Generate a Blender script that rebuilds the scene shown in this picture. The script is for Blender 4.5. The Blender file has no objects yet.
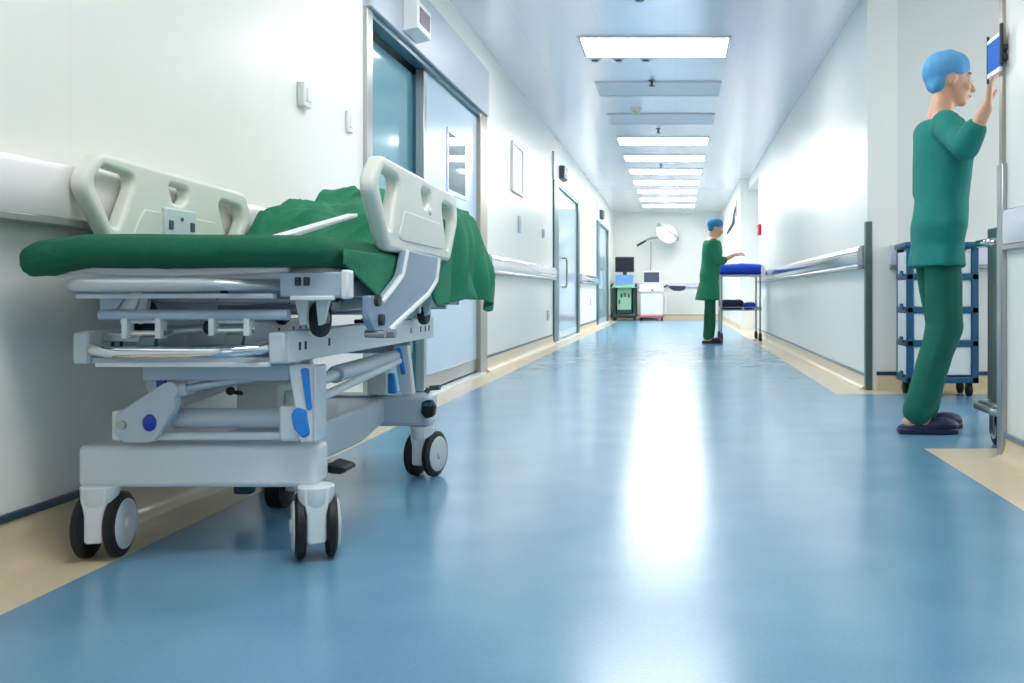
import bpy, bmesh, math, random
from mathutils import Vector, Matrix, noise
random.seed(7)
SC = bpy.context.scene
COL = SC.collection
PI = math.pi

# ------------------------------------------------------------------ camera
CAMZ, F, VPX, VPY = 0.65, 920.0, 676.0, 293.5
cam = bpy.data.cameras.new('camera')
cam_o = bpy.data.objects.new('camera', cam)
COL.objects.link(cam_o)
cam.sensor_width = 36.0
cam.lens = 36.0 * F / 1024.0
cam_o.location = (0, 0, CAMZ)
cam_o.rotation_euler = (PI / 2, 0, 0)
cam.shift_x = (512 - VPX) / 1024.0
cam.shift_y = -(341.5 - VPY) / 1024.0
cam.clip_start = 0.05
SC.camera = cam_o
SC.view_settings.view_transform = 'Standard'
SC.view_settings.look = 'None'
SC.view_settings.gamma = 1
SC.view_settings.use_curve_mapping = False
SC.view_settings.exposure = 0.22
SC.cycles.diffuse_bounces = 6
SC.cycles.max_bounces = 14

# ------------------------------------------------------------------ materials
def lin(c):
    out = []
    for v in c:
        v /= 255.0
        out.append(v / 12.92 if v <= 0.04045 else ((v + 0.055) / 1.055) ** 2.4)
    return out

def mat(name, rgb, rough=0.5, metal=0.0, var=0.06, scale=18.0, bump=0.0, bscale=60.0, coat=0.0, emit=0.0,
        trans=0.0, stretch=None, ior=1.5):
    m = bpy.data.materials.new(name)
    m.use_nodes = True
    nt = m.node_tree
    b = nt.nodes['Principled BSDF']
    c = lin(rgb)
    tc = nt.nodes.new('ShaderNodeTexCoord')
    mp = nt.nodes.new('ShaderNodeMapping')
    nt.links.new(tc.outputs['Object'], mp.inputs['Vector'])
    if stretch:
        mp.inputs['Scale'].default_value = stretch
    n = nt.nodes.new('ShaderNodeTexNoise')
    n.inputs['Scale'].default_value = scale
    n.inputs['Detail'].default_value = 4
    nt.links.new(mp.outputs['Vector'], n.inputs['Vector'])
    mx = nt.nodes.new('ShaderNodeMix')
    mx.data_type = 'RGBA'
    mx.inputs['A'].default_value = [max(0, v * (1 - var)) for v in c] + [1]
    mx.inputs['B'].default_value = [min(1, v * (1 + var)) for v in c] + [1]
    nt.links.new(n.outputs['Fac'], mx.inputs['Factor'])
    nt.links.new(mx.outputs['Result'], b.inputs['Base Color'])
    b.inputs['Roughness'].default_value = rough
    b.inputs['Metallic'].default_value = metal
    b.inputs['IOR'].default_value = ior
    b.inputs['Coat Weight'].default_value = coat
    b.inputs['Transmission Weight'].default_value = trans
    if bump:
        bn = nt.nodes.new('ShaderNodeTexNoise')
        bn.inputs['Scale'].default_value = bscale
        bn.inputs['Detail'].default_value = 5
        nt.links.new(mp.outputs['Vector'], bn.inputs['Vector'])
        bp = nt.nodes.new('ShaderNodeBump')
        bp.inputs['Strength'].default_value = bump
        bp.inputs['Distance'].default_value = 0.01
        nt.links.new(bn.outputs['Fac'], bp.inputs['Height'])
        nt.links.new(bp.outputs['Normal'], b.inputs['Normal'])
    if emit:
        b.inputs['Emission Color'].default_value = [1.0, 1.0, 1.0, 1]
        b.inputs['Emission Strength'].default_value = emit
    return m

def seams(m, axis_u, axis_v, w, h, dark=0.82, mortar=0.003, offset=0.0):
    """thin panel joints on a wall, floor or ceiling material, laid out in metres"""
    nt = m.node_tree
    b = nt.nodes['Principled BSDF']
    src = b.inputs['Base Color'].links[0].from_socket
    tc = nt.nodes.new('ShaderNodeTexCoord')
    sp = nt.nodes.new('ShaderNodeSeparateXYZ')
    cb = nt.nodes.new('ShaderNodeCombineXYZ')
    nt.links.new(tc.outputs['Object'], sp.inputs[0])
    nt.links.new(sp.outputs[axis_u], cb.inputs['X'])
    nt.links.new(sp.outputs[axis_v], cb.inputs['Y'])
    br = nt.nodes.new('ShaderNodeTexBrick')
    br.offset = offset
    br.inputs['Scale'].default_value = 1.0
    br.inputs['Brick Width'].default_value = w
    br.inputs['Row Height'].default_value = h
    br.inputs['Mortar Size'].default_value = mortar
    br.inputs['Mortar Smooth'].default_value = 0.3
    br.inputs['Color1'].default_value = (1, 1, 1, 1)
    br.inputs['Color2'].default_value = (0.985, 0.985, 0.985, 1)
    br.inputs['Mortar'].default_value = (dark, dark, dark, 1)
    nt.links.new(cb.outputs[0], br.inputs['Vector'])
    mx = nt.nodes.new('ShaderNodeMix')
    mx.data_type = 'RGBA'
    mx.blend_type = 'MULTIPLY'
    mx.inputs['Factor'].default_value = 1
    nt.links.new(src, mx.inputs['A'])
    nt.links.new(br.outputs['Color'], mx.inputs['B'])
    nt.links.new(mx.outputs['Result'], b.inputs['Base Color'])

M = {}
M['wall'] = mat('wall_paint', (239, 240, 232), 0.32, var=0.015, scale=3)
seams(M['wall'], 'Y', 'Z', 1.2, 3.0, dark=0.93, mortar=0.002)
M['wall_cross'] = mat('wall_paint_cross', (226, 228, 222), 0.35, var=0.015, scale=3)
M['ceiling'] = mat('ceiling_panel', (248, 246, 252), 0.24, metal=0.58, var=0.02, scale=2)
seams(M['ceiling'], 'X', 'Y', 0.6, 0.6, dark=0.88, mortar=0.003)
M['cream'] = mat('cream_vinyl', (219, 202, 170), 0.28, var=0.10, scale=14, bump=0.02, bscale=30)
M['strip'] = mat('dark_trim_strip', (44, 66, 84), 0.35, var=0.08)
M['strip_grey'] = mat('grey_trim_strip', (120, 138, 156), 0.35, var=0.06)
M['rail_white'] = mat('bumper_white', (238, 232, 230), 0.25, var=0.02)
M['rail_lavender'] = mat('bumper_lavender', (214, 214, 226), 0.16, var=0.02, metal=0.0, coat=1.0)
M['rail_steel'] = mat('bumper_polished', (205, 208, 216), 0.12, metal=0.75, var=0.02)
M['steel'] = mat('brushed_steel', (176, 178, 178), 0.28, metal=0.9, var=0.08, scale=40, stretch=(1, 1, 0.1))
M['steel_dark'] = mat('dark_steel', (102, 122, 122), 0.3, metal=0.75, var=0.1, scale=30)
M['steel_warm'] = mat('warm_steel', (176, 168, 152), 0.3, metal=0.7, var=0.1, scale=30)
M['chrome'] = mat('chrome', (222, 226, 230), 0.08, metal=1.0, var=0.02)
M['white_enamel'] = mat('white_enamel', (226, 232, 234), 0.3, var=0.02)
M['grey_enamel'] = mat('grey_blue_enamel', (168, 186, 200), 0.32, var=0.03)
M['bracket_grey'] = mat('bracket_grey_enamel', (142, 164, 186), 0.35, var=0.03)
M['mid_enamel'] = mat('silver_grey_enamel', (196, 206, 214), 0.32, var=0.03)
M['silver'] = mat('silver_paint', (186, 194, 200), 0.3, metal=0.45, var=0.03)
M['plastic_cream'] = mat('ivory_plastic', (225, 228, 218), 0.32, var=0.02)
M['plastic_line'] = mat('ivory_plastic_panel', (220, 224, 214), 0.36, var=0.02)
M['panel_blue'] = mat('pale_control_panel', (206, 220, 224), 0.3, var=0.03)
M['blue'] = mat('blue_plastic', (34, 136, 224), 0.3, var=0.08)
M['navy_blue'] = mat('deep_blue_plastic', (22, 52, 168), 0.3, var=0.08)
M['black'] = mat('black_rubber', (12, 13, 14), 0.55, var=0.15)
M['dark'] = mat('dark_plastic', (38, 42, 46), 0.4, var=0.1)
M['hub'] = mat('grey_wheel_cap', (200, 206, 208), 0.35, var=0.04)
M['slot'] = mat('dark_slot', (38, 52, 56), 0.5)
M['green'] = mat('green_cotton', (0, 94, 66), 0.85, var=0.16, scale=60, bump=0.25, bscale=90)
M['green_sheet'] = mat('green_cotton_sheet', (30, 124, 90), 0.85, var=0.14, scale=50, bump=0.2, bscale=80)
M['door_pale'] = mat('pale_blue_door', (196, 218, 236), 0.22, var=0.02, scale=4)
M['door_glass_pale'] = mat('pale_blue_glass', (186, 210, 222), 0.1, var=0.02, scale=4)
M['teal'] = mat('teal_glass', (112, 166, 180), 0.12, var=0.03, scale=3)
M['teal_dark'] = mat('teal_frame', (44, 98, 110), 0.3, var=0.06)
M['teal_mid'] = mat('teal_frame_light', (104, 168, 184), 0.25, var=0.04)
M['header'] = mat('header_aluminium', (190, 198, 208), 0.4, metal=0.25, var=0.02)
M['header_white'] = mat('header_white', (226, 230, 234), 0.3, var=0.02)
M['window'] = mat('vision_pane', (120, 136, 146), 0.04, var=0.05, metal=0.4)
M['sensor_face'] = mat('sensor_face', (120, 106, 116), 0.25, var=0.1)
M['white_plastic'] = mat('white_plastic', (236, 238, 236), 0.3, var=0.02)
M['lamp'] = mat('lit_diffuser', (255, 255, 255), 0.5, emit=15.0)
M['lamp_off'] = mat('unlit_diffuser', (214, 222, 234), 0.3, var=0.03)
M['lamp_frame'] = mat('lamp_frame', (226, 230, 236), 0.4, var=0.02)
M['dark_fitting'] = mat('dark_fitting', (72, 80, 90), 0.4, var=0.06)
M['dome'] = mat('dome_white_green', (206, 214, 200), 0.3, var=0.04)
M['paper'] = mat('notice_paper', (248, 248, 248), 0.35, var=0.02)
M['red'] = mat('red_plastic', (206, 24, 30), 0.35, var=0.06)
M['cart_blue'] = mat('cart_blue', (24, 84, 118), 0.35, var=0.08)
M['cart_white'] = mat('cart_white', (224, 230, 230), 0.35, var=0.02)
M['sign_blue'] = mat('sign_blue', (16, 108, 214), 0.7, var=0.04)
M['drape_blue'] = mat('blue_drape', (22, 68, 196), 0.8, var=0.12, scale=40, bump=0.2)
M['navy_cloth'] = mat('navy_cloth', (24, 36, 66), 0.85, var=0.15, scale=40, bump=0.2)
M['skin'] = mat('skin', (222, 170, 142), 0.5, var=0.05)
M['scrub_teal'] = mat('teal_scrubs', (14, 126, 118), 0.85, var=0.10, scale=30, bump=0.15, bscale=60)
M['scrub_dark'] = mat('teal_scrub_trousers', (12, 104, 86), 0.85, var=0.14, scale=30, bump=0.15, bscale=60)
M['scrub_green'] = mat('green_scrubs', (30, 128, 92), 0.85, var=0.1, scale=30, bump=0.15, bscale=60)
M['scrub_green_dark'] = mat('green_trousers', (14, 92, 64), 0.85, var=0.12, scale=30, bump=0.15, bscale=60)
M['cap_blue'] = mat('sky_blue_cap', (96, 166, 216), 0.8, var=0.08, scale=30, bump=0.2)
M['cap_teal'] = mat('teal_blue_cap', (48, 136, 176), 0.8, var=0.08, scale=30, bump=0.2)
M['shoe'] = mat('navy_clog', (24, 34, 72), 0.5, var=0.1)
M['shoe_black'] = mat('black_clog', (24, 24, 34), 0.5, var=0.1)
M['hair'] = mat('dark_hair', (40, 30, 26), 0.6, var=0.2)
M['eye'] = mat('eye_white', (236, 236, 232), 0.2, var=0.02)
M['iris'] = mat('dark_iris', (40, 26, 18), 0.2, var=0.05)
M['lip'] = mat('lip', (190, 112, 102), 0.5, var=0.05)
M['machine_green'] = mat('pale_green_panel', (150, 196, 168), 0.4, var=0.08, scale=20)
M['machine_dark'] = mat('dark_green_casing', (26, 58, 54), 0.4, var=0.1)
M['screen'] = mat('dark_screen', (22, 26, 44), 0.15, var=0.1)
M['screen_grey'] = mat('grey_screen', (66, 70, 92), 0.2, var=0.1)
M['screen_blue'] = mat('blue_console', (92, 142, 218), 0.25, var=0.1)
M['machine_white'] = mat('white_casing', (232, 232, 234), 0.35, var=0.02)
M['pink'] = mat('pink_skirt', (208, 96, 116), 0.45, var=0.06)
M['purple_dark'] = mat('dark_purple_pad', (46, 40, 66), 0.6, var=0.1)

# floor: blue mottled vinyl with a polished coat
def floor_material():
    m = mat('blue_vinyl', (84, 140, 190), 0.16, var=0.0, scale=5, ior=1.75)
    nt = m.node_tree
    b = nt.nodes['Principled BSDF']
    tc = nt.nodes.new('ShaderNodeTexCoord')
    n1 = nt.nodes.new('ShaderNodeTexNoise')
    n1.inputs['Scale'].default_value = 3.0
    n1.inputs['Detail'].default_value = 1.5
    n1.inputs['Roughness'].default_value = 0.65
    n2 = nt.nodes.new('ShaderNodeTexNoise')
    n2.inputs['Scale'].default_value = 120.0
    n2.inputs['Detail'].default_value = 2
    nt.links.new(tc.outputs['Object'], n1.inputs['Vector'])
    nt.links.new(tc.outputs['Object'], n2.inputs['Vector'])
    ad = nt.nodes.new('ShaderNodeMath')
    ad.operation = 'ADD'
    nt.links.new(n1.outputs['Fac'], ad.inputs[0])
    lo = nt.nodes.new('ShaderNodeMath')
    lo.operation = 'MULTIPLY_ADD'
    lo.inputs[1].default_value = 0.5
    lo.inputs[2].default_value = 0.25
    nt.links.new(n2.outputs['Fac'], lo.inputs[0])
    nt.links.new(lo.outputs[0], ad.inputs[1])
    ramp = nt.nodes.new('ShaderNodeValToRGB')
    ramp.color_ramp.elements[0].position = 0.36
    ramp.color_ramp.elements[1].position = 0.64
    ramp.color_ramp.elements[0].color = lin((98, 146, 176)) + [1]
    ramp.color_ramp.elements[1].color = lin((116, 162, 190)) + [1]
    hf = nt.nodes.new('ShaderNodeMath')
    hf.operation = 'MULTIPLY'
    hf.inputs[1].default_value = 0.5
    nt.links.new(ad.outputs[0], hf.inputs[0])
    nt.links.new(hf.outputs[0], ramp.inputs['Fac'])
    nt.links.new(ramp.outputs['Color'], b.inputs['Base Color'])
    rr = nt.nodes.new('ShaderNodeMapRange')
    rr.inputs['To Min'].default_value = 0.18
    rr.inputs['To Max'].default_value = 0.28
    nt.links.new(n1.outputs['Fac'], rr.inputs['Value'])
    b.inputs['Roughness'].default_value = 0.22
    bp = nt.nodes.new('ShaderNodeBump')
    bp.inputs['Strength'].default_value = 0.008
    bp.inputs['Distance'].default_value = 0.004
    n3 = nt.nodes.new('ShaderNodeTexNoise')
    n3.inputs['Scale'].default_value = 5.0
    n3.inputs['Detail'].default_value = 2
    nt.links.new(tc.outputs['Object'], n3.inputs['Vector'])
    nt.links.new(n3.outputs['Fac'], bp.inputs['Height'])
    return m
M['floor'] = floor_material()

# ------------------------------------------------------------------ mesh builder
class MB:
    def __init__(s):
        s.v, s.f, s.mi = [], [], []
        s.cur = 0
    def add(s, vs, fs):
        o = len(s.v)
        s.v += [Vector(p) for p in vs]
        for f in fs:
            s.f.append([i + o for i in f])
            s.mi.append(s.cur)
        return s
    def box(s, x0, x1, y0, y1, z0, z1):
        vs = [(x0, y0, z0), (x1, y0, z0), (x1, y1, z0), (x0, y1, z0), (x0, y0, z1), (x1, y0, z1), (x1, y1, z1), (x0, y1, z1)]
        return s.add(vs, [(0, 3, 2, 1), (4, 5, 6, 7), (0, 1, 5, 4), (1, 2, 6, 5), (2, 3, 7, 6), (3, 0, 4, 7)])
    def quad(s, a, b, c, d):
        return s.add([a, b, c, d], [(0, 1, 2, 3)])
    def prism(s, poly, axis, a0, a1):
        """poly = 2-D points; axis 'x': (y,z), 'y': (x,z), 'z': (x,y)"""
        def P(p, a):
            return {'x': (a, p[0], p[1]), 'y': (p[0], a, p[1]), 'z': (p[0], p[1], a)}[axis]
        n = len(poly)
        vs = [P(p, a0) for p in poly] + [P(p, a1) for p in poly]
        fs = [tuple(range(n)), tuple(range(2 * n - 1, n - 1, -1))]
        fs += [((i + 1) % n, i, n + i, n + (i + 1) % n) for i in range(n)]
        return s.add(vs, fs)
    def tube(s, pts, r, seg=12, cap=True):
        """tube through points; r a number or one per point"""
        pts = [Vector(p) for p in pts]
        rs = r if isinstance(r, (list, tuple)) else [r] * len(pts)
        o = len(s.v)
        n = len(pts)
        up = None
        for i, p in enumerate(pts):
            t = (pts[min(i + 1, n - 1)] - pts[max(i - 1, 0)]).normalized()
            if up is None:
                up = t.orthogonal().normalized()
            else:
                up = (up - t * up.dot(t))
                up = up.normalized() if up.length > 1e-6 else t.orthogonal().normalized()
            w = t.cross(up)
            for k in range(seg):
                a = 2 * PI * k / seg
                s.v.append(p + (up * math.cos(a) + w * math.sin(a)) * rs[i])
        for i in range(n - 1):
            for k in range(seg):
                a, b = o + i * seg + k, o + i * seg + (k + 1) % seg
                s.f.append([a, b, b + seg, a + seg])
                s.mi.append(s.cur)
        if cap:
            s.f.append([o + k for k in range(seg)][::-1])
            s.f.append([o + (n - 1) * seg + k for k in range(seg)])
            s.mi += [s.cur, s.cur]
        return s
    def cyl(s, p0, p1, r, seg=20):
        return s.tube([p0, p1], r, seg)
    def cap(s, p0, p1, r0, r1=None, seg=14):
        """capsule with round ends, tapering"""
        r1 = r0 if r1 is None else r1
        p0, p1 = Vector(p0), Vector(p1)
        d = (p1 - p0).normalized()
        pts, rs = [], []
        for k in range(5):
            a = -PI / 2 + (k + .35) / 5.35 * PI / 2
            pts.append(p0 + d * math.sin(a) * r0); rs.append(math.cos(a) * r0)
        pts.append(p0); rs.append(r0)
        pts.append(p1); rs.append(r1)
        for k in range(5):
            a = (k + 1) / 5.35 * PI / 2
            pts.append(p1 + d * math.sin(a) * r1); rs.append(max(math.cos(a) * r1, r1 * .1))
        return s.tube(pts, rs, seg)
    def ell(s, c, r, seg=18, rings=12, rot=None):
        c = Vector(c)
        o = len(s.v)
        for i in range(1, rings):
            th = PI * i / rings
            for k in range(seg):
                a = 2 * PI * k / seg
                p = Vector((math.sin(th) * math.cos(a) * r[0], math.sin(th) * math.sin(a) * r[1], math.cos(th) * r[2]))
                if rot:
                    p = rot @ p
                s.v.append(c + p)
        top, bot = Vector((0, 0, r[2])), Vector((0, 0, -r[2]))
        if rot:
            top, bot = rot @ top, rot @ bot
        s.v += [c + top, c + bot]
        T, B = len(s.v) - 2, len(s.v) - 1
        for i in range(rings - 2):
            for k in range(seg):
                a, b = o + i * seg + k, o + i * seg + (k + 1) % seg
                s.f.append([a, a + seg, b + seg, b]); s.mi.append(s.cur)
        for k in range(seg):
            s.f.append([T, o + k, o + (k + 1) % seg]); s.mi.append(s.cur)
            e = o + (rings - 2) * seg
            s.f.append([B, e + (k + 1) % seg, e + k]); s.mi.append(s.cur)
        return s
    def rings(s, rs, seg=22):
        """stack of ellipse rings: (centre, u-vector, v-vector)"""
        o = len(s.v)
        for c, u, v in rs:
            c, u, v = Vector(c), Vector(u), Vector(v)
            for k in range(seg):
                a = 2 * PI * k / seg
                s.v.append(c + u * math.cos(a) + v * math.sin(a))
        n = len(rs)
        for i in range(n - 1):
            for k in range(seg):
                a, b = o + i * seg + k, o + i * seg + (k + 1) % seg
                s.f.append([a, b, b + seg, a + seg]); s.mi.append(s.cur)
        s.f.append([o + k for k in range(seg)][::-1]); s.mi.append(s.cur)
        s.f.append([o + (n - 1) * seg + k for k in range(seg)]); s.mi.append(s.cur)
        return s
    def grid(s, nu, nv, fn):
        o = len(s.v)
        for i in range(nu):
            for j in range(nv):
                s.v.append(Vector(fn(i / (nu - 1), j / (nv - 1))))
        for i in range(nu - 1):
            for j in range(nv - 1):
                a = o + i * nv + j
                s.f.append([a, a + nv, a + nv + 1, a + 1]); s.mi.append(s.cur)
        return s
    def mesh(s, name, off=(0, 0, 0)):
        me = bpy.data.meshes.new(name)
        o = Vector(off)
        me.from_pydata([tuple(v - o) for v in s.v], [], s.f)
        me.update()
        bm = bmesh.new()
        bm.from_mesh(me)
        bmesh.ops.recalc_face_normals(bm, faces=bm.faces)
        bm.to_mesh(me)
        bm.free()
        for p, i in zip(me.polygons, s.mi):
            p.material_index = i
        return me

def finish(me, smooth=35):
    me.polygons.foreach_set('use_smooth', [True] * len(me.polygons))
    me.set_sharp_from_angle(angle=math.radians(smooth))
    me.update()

def origin_of(o):
    v = Vector((0, 0, 0))
    while o is not None:
        v += o.location
        o = o.parent
    return v

def put(name, mb, m, parent=None, bev=0.0, seg=2, solid=0.0, at=None):
    """link what a builder holds as ONE mesh object; coordinates are world metres"""
    off = origin_of(parent) if parent else Vector(at or (0, 0, 0))
    me = mb if isinstance(mb, bpy.types.Mesh) else mb.mesh(name, off)
    if isinstance(mb, bpy.types.Mesh):
        me.transform(Matrix.Translation(-off))
    me.name = name
    for k in (m if isinstance(m, list) else [m]):
        me.materials.append(M[k])
    finish(me)
    o = bpy.data.objects.new(name, me)
    COL.objects.link(o)
    if parent:
        o.parent = parent
    else:
        o.location = off
    if solid:
        sd = o.modifiers.new('solid', 'SOLIDIFY')
        sd.thickness = solid
        sd.offset = 0
    if bev:
        bv = o.modifiers.new('bevel', 'BEVEL')
        bv.width = bev
        bv.segments = seg
        bv.limit_method = 'ANGLE'
        bv.angle_limit = math.radians(40)
        bv.harden_normals = False
    return o

def tag(o, label, cat, group=None):
    o['label'] = label
    o['category'] = cat
    if group:
        o['group'] = group
    return o

def thing(name, loc, label, cat, group=None):
    o = bpy.data.objects.new(name, None)
    COL.objects.link(o)
    o.location = loc
    o.empty_display_size = 0.1
    return tag(o, label, cat, group)

def struct(name, mb, m, bev=0.0, parent=None):
    o = put(name, mb, m, parent, bev)
    if not parent:
        o['kind'] = 'structure'
    return o

def struct_root(name, loc):
    o = bpy.data.objects.new(name, None)
    COL.objects.link(o)
    o.location = loc
    o['kind'] = 'structure'
    return o

def copy_tree(o, parent=None):
    c = o.copy()
    COL.objects.link(c)
    c.parent = parent
    for ch in list(o.children):
        copy_tree(ch, c)
    return c

def evaluated(me, mods):
    """a mesh after modifiers"""
    o = bpy.data.objects.new('temp', me)
    COL.objects.link(o)
    mods(o)
    dg = bpy.context.evaluated_depsgraph_get()
    dg.update()
    out = bpy.data.meshes.new_from_object(o.evaluated_get(dg))
    bpy.data.objects.remove(o)
    bpy.data.meshes.remove(me)
    return out

def blob(mb, voxel=0.01, smooth=6):
    """overlapping closed shapes fused into one continuous skin"""
    def mods(o):
        r = o.modifiers.new('r', 'REMESH')
        r.mode = 'VOXEL'
        r.voxel_size = voxel
        s = o.modifiers.new('s', 'SMOOTH')
        s.factor = 0.5
        s.iterations = smooth
    return evaluated(mb.mesh('blob'), mods)

def round_poly(pts, rad, n=6):
    out = []
    N = len(pts)
    rads = rad if isinstance(rad, (list, tuple)) else [rad] * N
    for i in range(N):
        p, a, b = Vector(pts[i]), Vector(pts[i - 1]), Vector(pts[(i + 1) % N])
        u, v = (a - p), (b - p)
        lu, lv = u.length, v.length
        u.normalize(); v.normalize()
        ang = u.angle(v)
        r = rads[i]
        d = min(r / max(math.tan(ang / 2), 1e-4), lu * .48, lv * .48)
        p0, p1 = p + u * d, p + v * d
        for k in range(n + 1):
            t = k / n
            out.append(tuple(p0 * (1 - t) ** 2 + p * 2 * t * (1 - t) + p1 * t * t))
    return out

def plate(loops, thick, bevel):
    """flat shape with holes, rounded edges, in local XY; z is thickness"""
    cu = bpy.data.curves.new('plate', 'CURVE')
    cu.dimensions = '2D'
    cu.fill_mode = 'BOTH'
    cu.extrude = thick / 2 - bevel
    cu.bevel_depth = bevel
    cu.bevel_resolution = 3
    cu.offset = -bevel
    for lp in loops:
        sp = cu.splines.new('POLY')
        sp.points.add(len(lp) - 1)
        for q, p in zip(sp.points, lp):
            q.co = (p[0], p[1], 0, 1)
        sp.use_cyclic_u = True
    o = bpy.data.objects.new('temp', cu)
    COL.objects.link(o)
    dg = bpy.context.evaluated_depsgraph_get()
    dg.update()
    me = bpy.data.meshes.new_from_object(o.evaluated_get(dg))
    bpy.data.objects.remove(o)
    bpy.data.curves.remove(cu)
    me.materials.clear()
    return me

def to_yz(me, x):
    """local (a,b,c) -> world (x+c, a, b)"""
    me.transform(Matrix(((0, 0, 1, x), (1, 0, 0, 0), (0, 1, 0, 0), (0, 0, 0, 1))))
    return me

# ------------------------------------------------------------------ the shell
XL, XR, ZC = -1.58, 1.29, 2.70
YB, YF = -3.0, 23.2                # behind the camera, far wall
XR2 = 1.15                         # the right wall steps in beyond the recess
XS = 4.6                           # end of the side passage
YN, YC = 3.63, 6.20                # side passage between these
D1 = (4.70, 7.50, 2.13)            # the three sliding doors in the left wall: from, to, head height
D2 = (11.85, 14.85, 2.14)
D3 = (18.3, 21.2, 2.14)

fl = MB()
def fr(x0, x1, y0, y1, i):
    fl.cur = i
    fl.quad((x0, y0, 0), (x1, y0, 0), (x1, y1, 0), (x0, y1, 0))
BL, BR = -1.365, 1.04
fr(BL, BR, YB, YF - .25, 0)
fr(XL - .3, BL, YB, YF, 1)
fr(BL, BR, YF - .25, YF, 1)
fr(BR, XR + .02, YB, YN + .23, 1)
fr(XR + .02, XS, YN, YN + .23, 1)
fr(BR, XS, YN + .23, YC - .25, 0)
fr(BR, XS, YC - .25, YC, 1)
fr(BR, 1.75, YC, YF, 1)
struct('floor', fl, ['floor', 'cream'])

ce = MB().box(XL - .3, XS, YB, YF + .1, ZC, ZC + .1)
struct('ceiling', ce, 'ceiling')

wl = MB()
T = .25
ys = [YB, D1[0], D1[1], D2[0], D2[1], D3[0], D3[1], YF]
for i in range(0, 8, 2):
    wl.box(XL - T, XL, ys[i], ys[i + 1], 0, ZC)
for d in (D1, D2, D3):
    wl.box(XL - T, XL, d[0], d[1], d[2], ZC)
    wl.box(XL - T - .03, XL - T + .02, d[0], d[1], 0, d[2])
struct('wall_left', wl, 'wall')

wr = MB().box(XR, XR + .2, YB, YN, 0, ZC)
struct('wall_right_near', wr, 'wall')
RY0, RY1 = 14.35, 16.5             # recess in the right wall
wr = MB().box(XR, XR + .2, YC, RY0, 0, ZC)
wr.box(XR + .01, XR + .2, RY0, RY1, 2.5, ZC)
wr.box(1.70, 1.78, RY0 - .1, RY1 + .1, 0, ZC)
wr.box(XR2, 1.78, RY1, YF, 0, ZC)
struct('wall_right_far', wr, 'wall')
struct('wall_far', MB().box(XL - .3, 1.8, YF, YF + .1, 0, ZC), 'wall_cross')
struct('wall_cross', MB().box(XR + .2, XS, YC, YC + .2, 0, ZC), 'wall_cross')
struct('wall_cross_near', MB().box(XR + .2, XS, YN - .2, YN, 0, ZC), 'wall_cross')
we = MB().box(XS, XS + .15, YN - .2, YC + .2, 0, .85).box(XS, XS + .15, YN - .2, YC + .2, 2.35, ZC)
we.box(XS, XS + .15, YN - .2, 3.9, .85, 2.35).box(XS, XS + .15, 5.95, YC + .2, .85, 2.35)
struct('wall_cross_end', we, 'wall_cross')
w_ = MB()
for z in (.85, 2.31):
    w_.box(XS + .05, XS + .10, 3.9, 5.95, z, z + .04)
for y in (3.9, 4.905, 5.91):
    w_.box(XS + .05, XS + .10, y, y + .04, .89, 2.31)
struct('passage_fill_window', w_, 'white_enamel')  # unseen window frame, added so side light can enter through the passage
def fill_light(name, loc, rot, sx, sy, power, col=(1, .98, .95)):  # area light added outside an out-of-view window opening, as fill
    l = bpy.data.lights.new(name, 'AREA')
    l.shape = 'RECTANGLE'
    l.size, l.size_y, l.energy, l.color = sx, sy, power, col
    o = bpy.data.objects.new(name, l)
    COL.objects.link(o)
    o.location = loc
    o.rotation_euler = rot
fill_light('passage_fill', (XS + .2, 4.92, 1.6), (0, PI / 2, 0), 1.5, 2.05, 45)  # added lamp beyond the passage opening, soft light from the right
wd = bpy.data.worlds.new('sky')
SC.world = wd
wd.use_nodes = True
wd.node_tree.nodes['Background'].inputs['Color'].default_value = (.75, .86, 1, 1)
wd.node_tree.nodes['Background'].inputs['Strength'].default_value = 1.5
wb = MB().box(XL - .3, XR + .3, YB - .15, YB, 0, .9).box(XL - .3, XR + .3, YB - .15, YB, 2.4, ZC)
wb.box(XL - .3, -1.25, YB - .15, YB, .9, 2.4).box(.95, XR + .3, YB - .15, YB, .9, 2.4)
struct('wall_back', wb, 'wall')
w_ = MB()
for z in (.9, 2.36):
    w_.box(-1.25, .95, YB - .10, YB - .05, z, z + .04)
for x in (-1.25, -.17, .91):
    w_.box(x, x + .04, YB - .10, YB - .05, .94, 2.36)
struct('back_fill_window', w_, 'white_enamel')  # made-up window frame out of view, added for fill from behind the camera
fill_light('back_fill', (-.15, YB - .2, 1.65), (-PI / 2, 0, 0), 2.2, 1.5, 75)  # added fill lamp behind the camera, brightens the stretcher's front

# baseboards: cream cove with a dark strip along the top
def cove(name, ranges, x, sgn, strip='strip', h=.115, ox=None):
    b, s_ = MB(), MB()
    for y0, y1 in ranges:
        prof = [(0, 0), (.065, 0), (.040, .006), (.022, .018), (.012, .038), (.008, .06), (.007, h), (0, h)]
        b.prism([(x + sgn * p[0], p[1]) for p in prof], 'y', y0, y1)
        s_.box(min(x, x + sgn * .013), max(x, x + sgn * .013), y0, y1, h - .003, h + .017)
    o = struct(name, b, 'cream')
    put('cap_strip', s_, strip, o, .003)
cove('baseboard_left', [(YB, D1[0] - .07), (D1[1] + .12, D2[0] - .05), (D2[1] + .05, D3[0] - .05), (D3[1] + .05, YF)], XL, 1)
cove('baseboard_right_near', [(YB, YN - .02)], XR, -1, 'strip_grey', .09)
cove('baseboard_right_far', [(YC + .03, RY0)], XR, -1, 'strip_grey', .09)
b = MB().box(XR + .06, XS, YC - .012, YC, 0, .10)
o = struct('baseboard_cross', b, 'cream')
put('cap_strip', MB().box(XR + .06, XS, YC - .016, YC, .10, .125), 'strip', o)
b = MB().box(XL, XR2, YF - .012, YF, 0, .10)
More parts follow.
